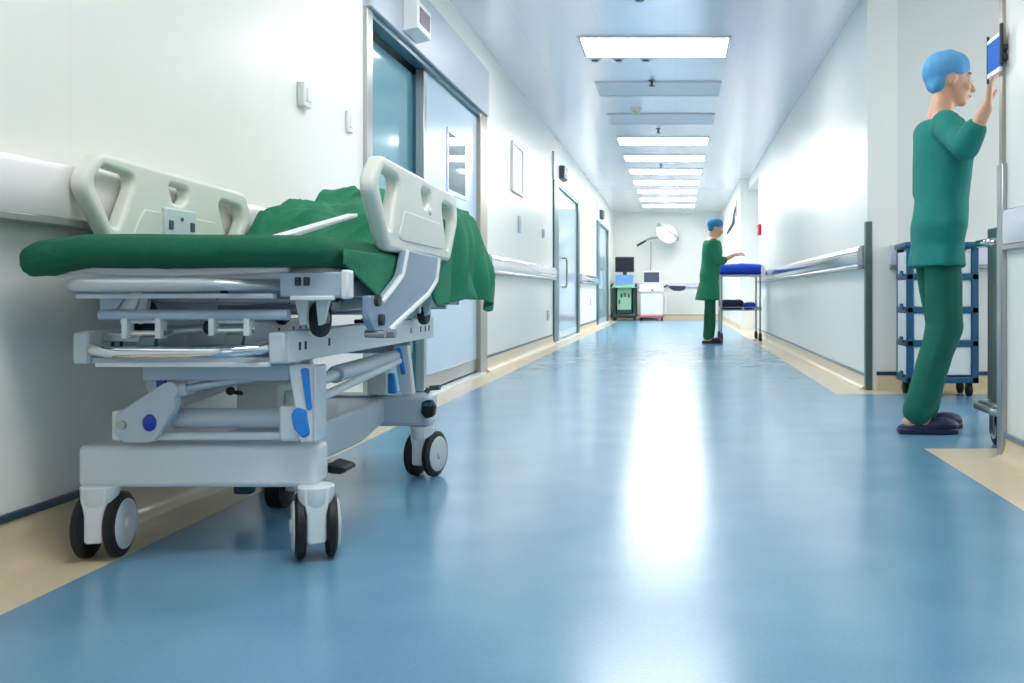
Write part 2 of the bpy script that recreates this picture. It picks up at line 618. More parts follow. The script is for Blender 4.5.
b.box(XR2 - .012, XR2, RY1, YF, 0, .10)
o = struct('baseboard_far', b, 'cream')
put('cap_strip', MB().box(XL, XR2, YF - .015, YF, .10, .118), 'strip_grey', o)

# wall bumper rails
def bumper(name, x, sgn, y0, y1, m, under='steel', k=1.0):
    prof = [(0, .838), (.046, .838), (.056, .855), (.060, .90), (.056, .955), (.044, .975), (0, .978)]
    o = struct(name, MB().prism([(x + sgn * a * k, z) for a, z in prof], 'y', y0, y1), m, .004)
    a = sorted([x + sgn * .004, x + sgn * .062 * k])
    put('lower_lip', MB().box(a[0], a[1], y0 + .002, y1 - .002, .818, .838), under, o, .003)
bumper('trim_1', XL, 1, YB, D1[0] - .10, 'rail_white')
bumper('trim_2', XL, 1, D1[1] + .14, D2[0] - .10, 'rail_lavender')
bumper('trim_3', XL, 1, D2[1] + .1, D3[0] - .06, 'rail_lavender')
bumper('trim_4', XR, -1, YC + .05, RY0, 'rail_steel')
bumper('trim_5', XR, -1, YB, YN - .05, 'rail_lavender', k=.36)
o = struct('trim_6', MB().box(XR + .14, XS, YC - .06, YC, .838, .975), 'rail_lavender', .008)
put('lower_lip', MB().box(XR + .145, XS, YC - .062, YC, .82, .838), 'steel', o, .003)
struct('trim_7', MB().box(XL + .5, XR2, YF - .05, YF, .80, .92), 'rail_lavender', .008)

# corner guards
g = MB()
g.box(XR - .016, XR + .03, YC - .016, YC + .04, 0, 1.135)
struct('trim_8', g, 'steel_dark', .004)
g = MB()
g.box(XR - .022, XR + .03, YN - .045, YN + .012, 0, 1.16)
struct('trim_9', g, 'steel', .006)
struct('trim_10', MB().box(XR - .012, XR + .02, YN - .03, YN + .010, 1.16, ZC), 'steel_warm', .003)

# ------------------------------------------------------------------ doors
def sliding_door(name, d, xo, hz, detail=True):
    y0, y1, zt = d
    r = struct_root(name, (XL, (y0 + y1) / 2, 0))
    r['label'] = {'door_1': 'wide sliding door beside the stretcher, pale blue leaf half open over teal glass',
                  'door_2': 'second sliding door along the left wall, with a long steel handle',
                  'door_3': 'farthest sliding door on the left wall, next to the far machines'}[name]
    r['category'] = 'door'
    span = y1 - y0
    ym = y0 + span * (.395 if detail else .2)
    # frame: jambs and head
    fm = MB()
    fm.box(XL - .02, XL + .022, y0 - .055, y0 + (.03 if detail else .42), 0, zt + .0)
    put('near_jamb', fm, 'steel' if detail else 'teal_dark', r, .004)
    fm = MB()
    fm.box(XL - .02, XL + .022, y1 - .16, y1 + .10, 0, zt)
    put('far_jamb', fm, 'steel_warm' if detail else 'steel_dark', r, .004)
    # header box above the opening
    h = MB().box(XL - .01, XL + xo, y0 - (.06 if detail else .12), y1 + (.05 if detail else .12), zt - .03, hz)
    put('header', h, 'header' if detail else 'header_white', r, .006)
    put('head_track', MB().box(XL - .06, XL + .018, y0 + .03, y1 - .16, zt - .065, zt - .03), 'teal_dark', r, .003)
    # fixed teal glass with its own frame
    fx = MB().box(XL - .10, XL - .085, y0 + .03, ym + .12, .04, zt - .09)
    g = put('fixed_pane', fx, 'teal', r)
    fr_ = MB()
    for yy, w in ((y0 + .03, .03), (y0 + .27, .03), (ym + .02, .05)):
        fr_.box(XL - .115, XL - .07, yy, yy + w, .04, zt - .09)
    if not detail:
        fr_.box(XL - .115, XL - .07, y0 + .03, ym + .07, 2.0, 2.03)
    else:
        fr_.box(XL - .115, XL - .07, y0 + .06, y0 + .30, 1.84, 1.865)
    fr_.box(XL - .115, XL - .07, y0 + .03, ym + .07, .0, .06)
    put('pane_frame', fr_, 'teal_mid' if detail else 'teal_dark', r, .003)
    # the sliding leaf
    lf = MB().box(XL - .055, XL - .012, ym, y1 - .16, .035, zt - .065)
    leaf = put('leaf', lf, 'door_pale' if detail else 'door_glass_pale', r, .003)
    ed = MB().box(XL - .06, XL - .006, ym - .015, ym + .05, .035, zt - .065)
    put('edge_strip', ed, 'steel', leaf, .003)
    kp = MB().box(XL - .06, XL - .008, ym + .05, y1 - .16, .035, .13)
    put('kick_plate', kp, 'steel' if detail else 'door_pale', leaf, .002)
    if detail:
        put('vision_window', MB().box(XL - .06, XL - .009, 6.42, 6.93, 1.38, 1.78), 'window', leaf, .004)
        fr2 = MB()
        fr2.box(XL - .06, XL - .006, 6.39, 6.42, 1.35, 1.81).box(XL - .06, XL - .006, 6.93, 6.96, 1.35, 1.81)
        fr2.box(XL - .06, XL - .006, 6.42, 6.93, 1.35, 1.38).box(XL - .06, XL - .006, 6.42, 6.93, 1.78, 1.81)
        put('window_frame', fr2, 'door_pale', leaf)
    # handle
    if not detail:
        hd = MB()
        hy = ym + .35
        hd.tube([(XL - .01, hy, .74), (XL + .05, hy, .74), (XL + .06, hy, .76), (XL + .06, hy, 1.12), (XL + .05, hy, 1.14), (XL - .01, hy, 1.14)], .014, 10)
        put('handle', hd, 'steel', leaf)
    # sill
    put('sill', MB().box(XL - .1, XL + .055, y0 - .03, y1 - .10, 0, .020), 'white_enamel', r, .004)
    # motion sensor
    if detail:
        s0, s1, z0, z1, xs = 5.17, 5.45, 2.127, 2.307, XL + xo
        sb = put('motion_sensor', MB().prism([(xs, z0), (xs + .085, z0 + .02), (xs + .085, z1), (xs, z1)], 'y', s0, s1), 'white_plastic', r, .006)
        put('sensor_window', MB().box(xs + .08, xs + .0885, s0 + .035, s1 - .035, z0 + .055, z1 - .03), 'sensor_face', sb, .003)
    else:
        xs = XL + xo
        sb = put('motion_sensor', MB().prism([(xs, zt + .03), (xs + .07, zt + .05), (xs + .07, zt + .21), (xs, zt + .21)], 'y', y0 + .35, y0 + .75), 'dark_fitting', r, .006)
        put('sensor_window', MB().box(xs + .065, xs + .074, y0 + .40, y0 + .70, zt + .08, zt + .18), 'sensor_face', sb, .003)
    return r
sliding_door('door_1', D1, .045, 2.475)
sliding_door('door_2', D2, .03, 2.47, False)
sliding_door('door_3', D3, .03, 2.47, False)

# recess on the right wall
o = struct_root('door_4', (1.70, (RY0 + RY1) / 2, 0))
o['label'] = 'grey flush door in the recess of the right wall'
o['category'] = 'door'
put('leaf', MB().box(1.665, 1.70, RY0 + .35, RY1 - .35, .01, 2.15), 'header_white', o, .004)
f_ = MB().box(1.65, 1.70, RY0 + .25, RY0 + .34, 0, 2.25).box(1.65, 1.70, RY1 - .34, RY1 - .25, 0, 2.25).box(1.65, 1.70, RY0 + .34, RY1 - .34, 2.16, 2.25)
put('door_frame', f_, 'steel_dark', o, .003)
put('door_handle', MB().tube([(1.665, RY0 + .5, 1.0), (1.62, RY0 + .5, 1.0), (1.62, RY0 + .63, 1.0)], .011, 10), 'steel', o)

# ------------------------------------------------------------------ ceiling fittings
LX0, LX1 = -.764, .42
def light_proto(lit):
    r = bpy.data.objects.new('ceiling_light', None)
    COL.objects.link(r)
    x0, x1, h = LX0, LX1, .29
    off = Vector(((x0 + x1) / 2, 0, ZC))
    r.location = off
    f_ = MB()
    z0, z1 = ZC - .014, ZC + .002
    f_.box(x0 - .022, x1 + .022, -h - .022, -h, z0, z1).box(x0 - .022, x1 + .022, h, h + .022, z0, z1)
    f_.box(x0 - .022, x0, -h, h, z0, z1).box(x1, x1 + .022, -h, h, z0, z1)
    put('frame', f_, 'lamp_frame', r)
    put('diffuser', MB().box(x0, x1, -h, h, ZC - .010, ZC + .002), 'lamp' if lit else 'lamp_off', r)
    return r
lit0, off0 = light_proto(True), light_proto(False)
ord_ = ['nearest lit panel in view, the widest bright rectangle', 'second lit panel in view, first of the far row of seven',
        'third lit panel counting away from the camera', 'fourth lit panel counting away from the camera',
        'fifth lit panel counting away from the camera', 'sixth lit panel counting away from the camera',
        'seventh lit panel, last but one before the far wall', 'eighth lit panel, closest to the far wall']
lit_y = [7.63, 12.35, 13.88, 15.40, 16.93, 18.45, 19.98, 21.5]
used = [False, False]
for y, l in zip(lit_y, ord_):
    r = lit0 if not used[0] else copy_tree(lit0)
    used[0] = True
    r.location.y = y
    tag(r, 'ceiling light, ' + l, 'ceiling light', 'lit ceiling lights')
for y, l in ((9.2, 'switched off ceiling light behind the widest bright panel'), (10.78, 'switched off ceiling light just before the far row of bright panels')):
    r = off0 if not used[1] else copy_tree(off0)
    used[1] = True
    r.location.y = y
    tag(r, l, 'ceiling light', 'unlit ceiling lights')
for y, l in ((4.4, 'lit ceiling light over the head of the stretcher'), (1.3, 'lit ceiling light over the foot end of the stretcher')):
    r = copy_tree(lit0)
    r.location.y = y
    tag(r, l, 'ceiling light', 'lit ceiling lights overhead')

def sprinkler(x, y, label):
    r = thing('sprinkler', (x, y, ZC), label, 'sprinkler', 'ceiling sprinklers')
    put('rosette', MB().rings([((x, y, ZC), (.035, 0, 0), (0, .035, 0)), ((x, y, ZC - .008), (.030, 0, 0), (0, .030, 0))]), 'dark_fitting', r)
    m = MB().cyl((x, y, ZC - .005), (x, y, ZC - .05), .011, 10)
    m.rings([((x, y, ZC - .05), (.03, 0, 0), (0, .03, 0)), ((x, y, ZC - .055), (.03, 0, 0), (0, .03, 0))], 12)
    put('deflector', m, 'dark_fitting', r)
sprinkler(-.233, 8.85, 'small sprinkler beside the nearer switched off ceiling panel')
sprinkler(-.22, 11.45, 'small sprinkler right before the far row of bright panels')
sprinkler(-.24, 14.65, 'small sprinkler between the third and fourth bright panels')
x, y = -.444, 10.2
r = thing('smoke_detector', (x, y, ZC), 'pale green white dome on the ceiling between the two unlit panels', 'smoke detector')
put('base', MB().rings([((x, y, ZC), (.06, 0, 0), (0, .06, 0)), ((x, y, ZC - .02), (.06, 0, 0), (0, .06, 0))]), 'white_plastic', r)
put('dome', MB().ell((x, y, ZC - .02), (.05, .05, .05)), 'dome', r)
for x, y, l in ((-.71, 8.06, 'leftmost of three dark round fittings behind the widest light'), (-.50, 8.06, 'middle of three dark round fittings behind the widest light'),
                (-.265, 8.06, 'rightmost of three dark round fittings behind the widest light'), (-.25, 6.40, 'dark round ceiling fitting at the top edge of the photo')):
    r = thing('ceiling_fitting', (x, y, ZC), l, 'ceiling fitting', 'dark round ceiling fittings')
    put('ring', MB().rings([((x, y, ZC), (.05, 0, 0), (0, .05, 0)), ((x, y, ZC - .008), (.045, 0, 0), (0, .045, 0))]), 'lamp_frame', r)
    put('insert', MB().rings([((x, y, ZC - .006), (.034, 0, 0), (0, .034, 0)), ((x, y, ZC - .018), (.026, 0, 0), (0, .026, 0))]), 'dark_fitting', r)

# ------------------------------------------------------------------ things on the walls
def wall_plate(name, y, z, w, h, label, cat, m='white_plastic', t=.016, group=None):
    r = thing(name, (XL, y, z), label, cat, group)
    put('plate', MB().box(XL, XL + t, y - w / 2, y + w / 2, z - h / 2, z + h / 2), m, r, .004)
    put('rocker', MB().box(XL + t - .003, XL + t + .006, y - w * .22, y + w * .22, z - h * .28, z + h * .28), m, r, .003)
wall_plate('wall_switch', 3.88, 1.485, .09, .10, 'white wall switch above the stretcher, the one closer to the camera', 'wall switch', t=.03)
wall_plate('wall_switch', 4.43, 1.475, .07, .10, 'white wall switch beside the edge of the first sliding door', 'wall switch')
wall_plate('wall_switch', 9.25, 1.345, .10, .17, 'grey wall switch below the bright notice frame', 'wall switch', 'header')
wall_plate('wall_switch', 10.9, 1.36, .11, .10, 'small wall switch between the notice frame and the second door', 'wall switch', 'header')
wall_plate('wall_socket', 11.3, .38, .09, .12, 'low wall socket near the second door', 'wall socket', 'header')
wall_plate('wall_socket', 16.9, .50, .12, .14, 'low wall socket between the second and third doors', 'wall socket', 'header')
r = thing('notice_frame', (XL, 9.1, 1.88), 'bright framed notice on the left wall between two doors', 'notice frame')
put('backing', MB().box(XL, XL + .012, 8.85, 9.4, 1.665, 2.09), 'paper', r)
f_ = MB().box(XL, XL + .022, 8.82, 8.85, 1.635, 2.12).box(XL, XL + .022, 9.4, 9.43, 1.635, 2.12).box(XL, XL + .022, 8.85, 9.4, 1.635, 1.665).box(XL, XL + .022, 8.85, 9.4, 2.09, 2.12)
put('frame', f_, 'header_white', r, .003)

r = thing('fire_alarm', (XR, 14.0, 1.62), 'small red box on the right wall above the blue draped cart', 'fire alarm')
put('box', MB().box(XR - .045, XR, 13.9, 14.15, 1.54, 1.70), 'red', r, .008)
put('button', MB().cyl((XR - .045, 14.02, 1.62), (XR - .052, 14.02, 1.62), .03, 16), 'white_plastic', r)

r = thing('wall_bracket', (XR2, 17.6, 1.9), 'dark curved bracket high on the far right wall', 'bracket')
put('plate', MB().box(XR2 - .012, XR2, 17.45, 17.62, 2.12, 2.42), 'dark_fitting', r, .005)
put('arm', MB().tube([(XR2 - .012, 17.55, 2.3), (XR2 - .05, 17.5, 2.15), (XR2 - .05, 17.6, 2.0), (XR2 - .10, 17.9, 1.9), (XR2 - .14, 18.1, 1.83)], [.015, .018, .03, .03, .015], 10), 'dark_fitting', r)

# blue flag sign at the near corner
r = thing('flag_sign', (XR - .03, 3.65, 1.6), 'small blue sign with white edges fixed to the near wall corner', 'sign')
put('board', MB().box(1.262, 1.270, 3.585, 3.725, 1.535, 1.655), 'sign_blue', r)
put('white_edge', MB().box(1.260, 1.272, 3.585, 3.725, 1.655, 1.668), 'white_plastic', r)
put('white_edge', MB().box(1.260, 1.272, 3.585, 3.725, 1.518, 1.535), 'white_plastic', r)
put('rod', MB().cyl((1.266, 3.732, 1.50), (1.266, 3.732, 1.69), .006, 10), 'dark', r)
put('rod', MB().cyl((1.266, 3.578, 1.545), (1.266, 3.578, 1.70), .008, 10), 'dark', r)
put('bracket', MB().box(1.266, XR + .005, 3.572, 3.60, 1.60, 1.62).box(1.266, XR + .005, 3.572, 3.60, 1.56, 1.58), 'dark', r)

# ------------------------------------------------------------------ the stretcher
BX0, BX1 = -1.512, -.79             # mattress sides
BY0, BY1 = 2.08, 3.84
bed = thing('hospital_stretcher', (-1.15, 2.85, 0), 'white wheeled hospital stretcher with green mattress along the left wall', 'stretcher')

def soft_box(x0, x1, y0, y1, z0, z1, r, n, fn):
    bm = bmesh.new()
    bmesh.ops.create_cube(bm, size=2)
    bmesh.ops.subdivide_edges(bm, edges=bm.edges[:], cuts=n, use_grid_fill=True)
    c = Vector(((x0 + x1) / 2, (y0 + y1) / 2, (z0 + z1) / 2))
    h = Vector(((x1 - x0) / 2, (y1 - y0) / 2, (z1 - z0) / 2))
    for v in bm.verts:
        p = Vector([v.co[i] * h[i] for i in range(3)])
        # pull grid lines toward the borders so the round edges are well sampled
        q = Vector([max(-(h[i] - r[i]), min(h[i] - r[i], p[i])) for i in range(3)])
        d = p - q
        e = Vector([d[i] / r[i] for i in range(3)])
        if e.length > 1e-6:
            m_ = max(abs(e[0]), abs(e[1]), abs(e[2]))
            e = e.normalized() * m_
        p = q + Vector([e[i] * r[i] for i in range(3)])
        v.co = c + p
    bm.normal_update()
    for v in bm.verts:
        v.co += v.normal * fn(v.co)
    me = bpy.data.meshes.new('soft')
    bm.to_mesh(me)
    bm.free()
    return me

def matt_noise(p):
    a = noise.noise(Vector((p.x * 5, p.y * 3, p.z * 6))) * .006
    side = max(0, 1 - abs(p.z - .735) / .04)
    return a + side * noise.noise(Vector((p.x * 26, p.y * 26, p.z * 5))) * .006
me = soft_box(BX0, BX1, BY0, BY1, .710, .787, (.05, .05, .0384), 46, matt_noise)
for v in me.vertices:            # tucked in under the drape at the head end
    if v.co.y > 2.85 and v.co.x > -1.0:
        v.co.x -= .034 * min(1, (v.co.y - 2.85) / .12)
for v in me.vertices:            # the foot end tapers down to a flat welt on the wall side
    t = max(0, min(1, (-1.36 - v.co.x) / .13))
    if v.co.y < 2.5:
        w = t * max(0, 1 - (v.co.y - BY0) / .4)
        v.co.z += (-.020 * w if v.co.z > .745 else -.030 * w)
put('mattress', me, 'green', bed)

# overhanging edge of the mattress cover on the near side
def flap(u, v):
    y = 2.16 + u * .70
    drop = -.02 + .115 * math.sin(min(1, u * 1.7) * PI * .5) ** 1.5 * (1 - max(0, u - .8) * 3)
    z = .755 - v * (.755 - .70 + drop)
    x = BX1 + .008 + .004 * math.sin(u * 16 + v * 3) * v + .005 * v * noise.noise(Vector((y * 9, z * 9, 2)))
    return (x, y, z)
put('mattress_cover', MB().grid(50, 12, flap), 'green_sheet', bed, solid=.004)

# deck below the mattress
d_ = MB().box(BX0 + .05, BX1 - .04, BY0 + .09, BY1 - .03, .684, .712)
d_.prism([(-1.44, .712), (-1.44, .700), (-1.30, .692), (-1.20, .690), (-1.08, .692), (-.90, .700), (-.90, .712)], 'y', BY0 + .06, BY0 + .10)
put('deck', d_, 'machine_white', bed, .004)
for x in (BX0 + .12, BX1 - .045):
    put('deck_rail', MB().box(x - .018, x + .018, 2.2, 3.66, .640, .686), 'grey_enamel', bed, .004)

# push handle at the foot end
def arc(pts, r=.05, n=6):
    """round the corners of a 3-D polyline"""
    pts = [Vector(p) for p in pts]
    out = [pts[0]]
    for i in range(1, len(pts) - 1):
        p = pts[i]
        u, v = (pts[i - 1] - p), (pts[i + 1] - p)
        d = min(r, u.length * .45, v.length * .45)
        a, b = p + u.normalized() * d, p + v.normalized() * d
        for k in range(n + 1):
            t = k / n
            out.append(a * (1 - t) ** 2 + p * 2 * t * (1 - t) + b * t * t)
    out.append(pts[-1])
    return out
path = arc([(-1.34, 2.34, .660), (-1.395, 2.09, .669), (-1.03, 2.075, .670), (-.915, 2.20, .664)], .06)
put('push_handle', MB().tube(path, [.0165] * (len(path) - 9) + [.0165 - .0007 * i for i in range(9)], 16), 'silver', bed)
put('handle_pin', MB().cyl((-.925, 2.165, .672), (-.905, 2.165, .672), .014, 12), 'steel', bed)
put('handle_underbar', MB().box(-1.385, -.93, 2.12, 2.145, .638, .650), 'mid_enamel', bed, .003)

# end block at the near corner with two slots and a white cap
blk = put('end_block', MB().box(-.918, -.775, 2.13, 2.19, .642, .700), 'grey_enamel', bed, .004)
put('slot', MB().box(-.882, -.868, 2.126, 2.14, .668, .688), 'slot', blk, .002)
put('slot', MB().box(-.862, -.848, 2.126, 2.14, .668, .688), 'slot', blk, .002)
put('end_cap', MB().box(-.777, -.757, 2.125, 2.165, .637, .705), 'white_enamel', blk, .006)
put('lip', MB().box(-.89, -.79, 2.118, 2.135, .634, .645), 'white_enamel', blk, .003)

# forks with transfer rollers at the four corners of the deck
def roller(x, y):
    fk = MB()
    for s, sl in ((-1, .008), (1, -.008)):
        xa = x + s * .026
        fk.prism([(xa - .018, .645), (xa + .018, .645), (xa + .009 + sl * .5, .578), (xa - .006 + sl * .5, .572)], 'y', y - .035, y - .020)
    f = put('roller_fork', fk, 'white_enamel', bed, .003)
    w = MB()
    prof = [(-.014, .030), (-.013, .041), (-.008, .045), (0, .0465), (.008, .045), (.013, .041), (.014, .030)]
    w.rings([((x + a, y + .022, .588), (0, r, 0), (0, 0, r)) for a, r in prof], 28)
    wl_ = put('roller', w, 'black', f)
    put('hub', MB().cyl((x - .019, y + .022, .590), (x + .019, y + .022, .590), .014, 16), 'steel', wl_)
for x, y in ((-.878, 2.25), (-1.352, 2.32), (-.872, 3.16), (-1.36, 3.16)):
    roller(x, y)

# grey cross tube with its hangers
put('cross_tube', MB().cyl((-1.345, 2.15, .600), (-.905, 2.15, .600), .0125, 16), 'grey_enamel', bed)
for y, z, x0, x1, r_ in ((2.62, .603, -1.30, -.84, .014), (3.02, .600, -1.38, -.84, .016), (3.36, .606, -1.38, -.84, .014)):
    put('cross_tube', MB().cyl((x0, y, z), (x1, y, z), r_, 14), 'silver', bed)
put('sub_frame', MB().box(-1.36, -.86, 2.36, 2.385, .625, .638).box(-1.36, -.86, 3.62, 3.65, .605, .638).box(-1.385, -1.355, 2.36, 3.65, .605, .638).box(-.885, -.860, 2.36, 3.65, .605, .638), 'silver', bed, .003)
put('tube_hanger', MB().prism([(-1.35, .600), (-1.325, .590), (-1.285, .655), (-1.35, .655)], 'y', 2.155, 2.168), 'grey_enamel', bed, .002)
put('tube_hanger', MB().prism([(-1.31, .61), (-1.285, .655), (-1.262, .655), (-1.28, .60)], 'y', 2.17, 2.18), 'white_enamel', bed, .002)
for xa, xb, zb in ((-1.284, -1.206, .545), (-1.082, -1.000, .552)):
    c = MB()
    for x in (xa, xb):
        c.box(x - .006, x + .006, 2.14, 2.17, zb, .592)
    c.box(xa, xb, 2.158, 2.168, .580, .592)
    k = put('clevis', c, 'white_enamel', bed)
    put('clevis_pin', MB().cyl((xa - .010, 2.155, zb + .012), (xb + .010, 2.155, zb + .012), .007, 12), 'chrome', k)
    put('clevis_foot', MB().prism([(xa + .03, zb + .004), (xb - .01, zb + .004), (xb - .016, zb - .024), (xa + .02, zb - .024)], 'y', 2.15, 2.165), 'steel_dark', k, .002)
put('lock_bar', MB().cyl((-1.20, 2.20, .560), (-1.03, 2.24, .572), .009, 12), 'silver', bed)
put('lock_knob', MB().ell((-1.103, 2.17, .570), (.012, .012, .017)), 'black', bed)
put('lock_knob', MB().ell((-1.13, 2.30, .648), (.011, .010, .011)).cyl((-1.15, 2.30, .64), (-1.13, 2.30, .648), .006, 8), 'black', bed)
put('lock_knob', MB().ell((-.985, 2.95, .56), (.03, .02, .014)).cyl((-1.03, 2.95, .56), (-.94, 2.95, .56), .007, 8), 'dark', bed)

# lower carriage: side beams, tray, chrome bumper bar
for x0, x1 in ((-1.406, -1.372), (-.950, -.916)):
    bm_ = put('side_beam', MB().box(x0, x1, 2.17, 3.48, .484, .561), 'white_enamel', bed, .005)
    put('end_cap', MB().box(x0 - .002, x1 + .002, 2.145, 2.172, .485, .559), 'mid_enamel', bm_, .006)
    for yy in (2.24, 2.275, 2.43, 3.18, 3.30, 3.36, 3.41):
        put('slot', MB().box(x1 - .003, x1 + .0015, yy - .006, yy + .006, .512, .532), 'slot', bm_, .001)
put('tray', MB().box(-1.374, -.948, 2.16, 2.74, .486, .500), 'mid_enamel', bed, .004)
put('tray', MB().box(-1.374, -.948, 3.10, 3.46, .486, .500), 'mid_enamel', bed, .004)
path = arc([(-1.372, 2.165, .522), (-1.355, 2.135, .520), (-1.30, 2.105, .515), (-1.03, 2.105, .515), (-.975, 2.14, .520), (-.955, 2.165, .522)], .03)
put('bumper_bar', MB().tube(path, .0135, 16), 'chrome', bed)
put('tray_lip', MB().box(-1.355, -.952, 2.145, 2.165, .478, .489), 'white_enamel', bed, .002)
put('inner_shield', MB().prism([(-1.372, .556), (-1.372, .538), (-1.24, .530), (-1.20, .553)], 'y', 2.20, 2.21), 'silver', bed, .001)

# lifting gear between carriage and base
put('lift_crossbar', MB().box(-1.285, -.93, 2.215, 2.25, .440, .480), 'grey_enamel', bed, .004)
put('lift_crossbar', MB().box(-1.36, -.95, 3.28, 3.32, .436, .480), 'grey_enamel', bed, .004)
def insert(poly, y0, y1, m, parent):
    put('blue_insert', MB().prism(round_poly(poly, .008), 'y', y0, y1), m, parent, .003)
a = put('lift_arm', MB().prism(round_poly([(-.932, .478), (-.868, .478), (-.868, .292), (-.902, .292)], .008), 'y', 2.205, 2.245), 'white_enamel', bed, .006)
insert([(-.899, .472), (-.880, .472), (-.872, .372), (-.884, .370)], 2.199, 2.21, 'blue', a)
put('arm_flange', MB().prism([(-.868, .478), (-.862, .474), (-.862, .296), (-.868, .292)], 'y', 2.20, 2.27), 'mid_enamel', a, .002)
a = put('lift_arm', MB().prism(round_poly([(-1.30, .472), (-1.232, .472), (-1.215, .34), (-1.268, .34)], .012), 'y', 2.235, 2.262), 'grey_enamel', bed, .005)
insert([(-1.262, .446), (-1.238, .446), (-1.236, .404), (-1.258, .404)], 2.229, 2.24, 'navy_blue', a)
rk = put('rocker_plate', MB().prism(round_poly([(-1.352, .318), (-1.325, .292), (-1.255, .292), (-1.20, .375), (-1.195, .428), (-1.225, .438), (-1.345, .360)], .022), 'y', 2.205, 2.23), 'mid_enamel', bed, .004)
put('blue_knob', MB().ell((-1.262, 2.205, .340), (.017, .010, .021)), 'navy_blue', rk)
put('rocker_bolt', MB().cyl((-1.328, 2.198, .335), (-1.328, 2.21, .335), .011, 16), 'steel', rk)
put('rocker_boss', MB().cyl((-1.210, 2.198, .418), (-1.210, 2.232, .418), .020, 18), 'mid_enamel', rk)
pb = put('pivot_block', MB().box(-1.372, -1.342, 2.235, 2.30, .292, .365), 'machine_white', bed, .005)
pb = put('pivot_block', MB().box(-.962, -.912, 2.225, 2.30, .292, .378), 'white_enamel', bed, .008)
put('blue_cover', MB().prism(round_poly([(-.922, .360), (-.910, .378), (-.886, .372), (-.876, .312), (-.895, .302), (-.915, .325)], .012), 'y', 2.20, 2.23), 'blue', pb, .004)
put('lift_cylinder', MB().cyl((-1.232, 2.275, .342), (-.955, 2.275, .342), .025, 24), 'mid_enamel', bed)
put('torsion_bar', MB().cyl((-1.275, 2.245, .302), (-.955, 2.245, .302), .010, 14), 'white_enamel', bed)
path = arc([(-1.195, 2.215, .418), (-1.12, 2.235, .432), (-1.0, 2.26, .447), (-.93, 2.30, .432)], .08)
put('link_rod', MB().tube(path, .0105, 12), 'silver', bed)
put('rod_collar', MB().cyl((-1.205, 2.213, .416), (-1.178, 2.219, .421), .016, 16), 'hub', bed)
put('lift_ram', MB().cyl((-1.01, 2.50, .400), (-1.00, 2.86, .420), .017, 16), 'white_enamel', bed)
put('lift_ram', MB().tube([(-1.00, 2.70, .412), (-1.00, 2.74, .414), (-.99, 3.24, .430)], [.026, .026, .022], 16), 'mid_enamel', bed)
put('scissor_bar', MB().tube([(-.985, 2.30, .345), (-.975, 3.26, .415)], .013, 12), 'white_enamel', bed)
put('scissor_bar', MB().tube([(-1.33, 2.30, .345), (-1.33, 3.26, .415)], .013, 12), 'white_enamel', bed)
a = put('lift_arm', MB().prism(round_poly([(-1.000, .468), (-.945, .468), (-.925, .290), (-.968, .290)], .008), 'y', 3.24, 3.275), 'white_enamel', bed, .005)
insert([(-.985, .460), (-.968, .460), (-.950, .365), (-.966, .365)], 3.232, 3.245, 'blue', a)
a = put('lift_arm', MB().prism(round_poly([(-1.345, .468), (-1.29, .468), (-1.29, .290), (-1.33, .290)], .008), 'y', 3.24, 3.275), 'white_enamel', bed, .005)
rp = put('pivot_block', MB().box(-1.075, -1.005, 3.20, 3.27, .296, .375), 'plastic_cream', bed, .005)
put('blue_cover', MB().prism(round_poly([(-1.004, .372), (-.985, .372), (-.975, .30), (-1.002, .30)], .006), 'y', 3.205, 3.225), 'blue', rp, .003)
put('linkage_box', MB().box(-1.22, -1.10, 2.55, 2.70, .30, .40).prism([(-1.10, .30), (-1.04, .30), (-1.10, .38)], 'y', 2.58, 2.68), 'plastic_cream', bed, .008)
put('linkage_knob', MB().ell((-1.225, 2.53, .382), (.012, .012, .012)).cyl((-1.22, 2.53, .38), (-1.2, 2.56, .37), .006, 8), 'dark', bed)

# base
BC = (-1.465, -.884)
put('base_crossbar', MB().box(BC[0], BC[1], 2.25, 2.345, .174, .278), 'white_enamel', bed, .014, 3)
put('base_crossbar', MB().box(BC[0], BC[1] + .018, 3.22, 3.35, .184, .292), 'mid_enamel', bed, .016, 3)
put('base_spine', MB().prism([(2.38, .195), (2.38, .278), (3.24, .285), (3.24, .20), (3.0, .165), (2.6, .165)], 'x', -1.22, -1.02), 'mid_enamel', bed, .012)

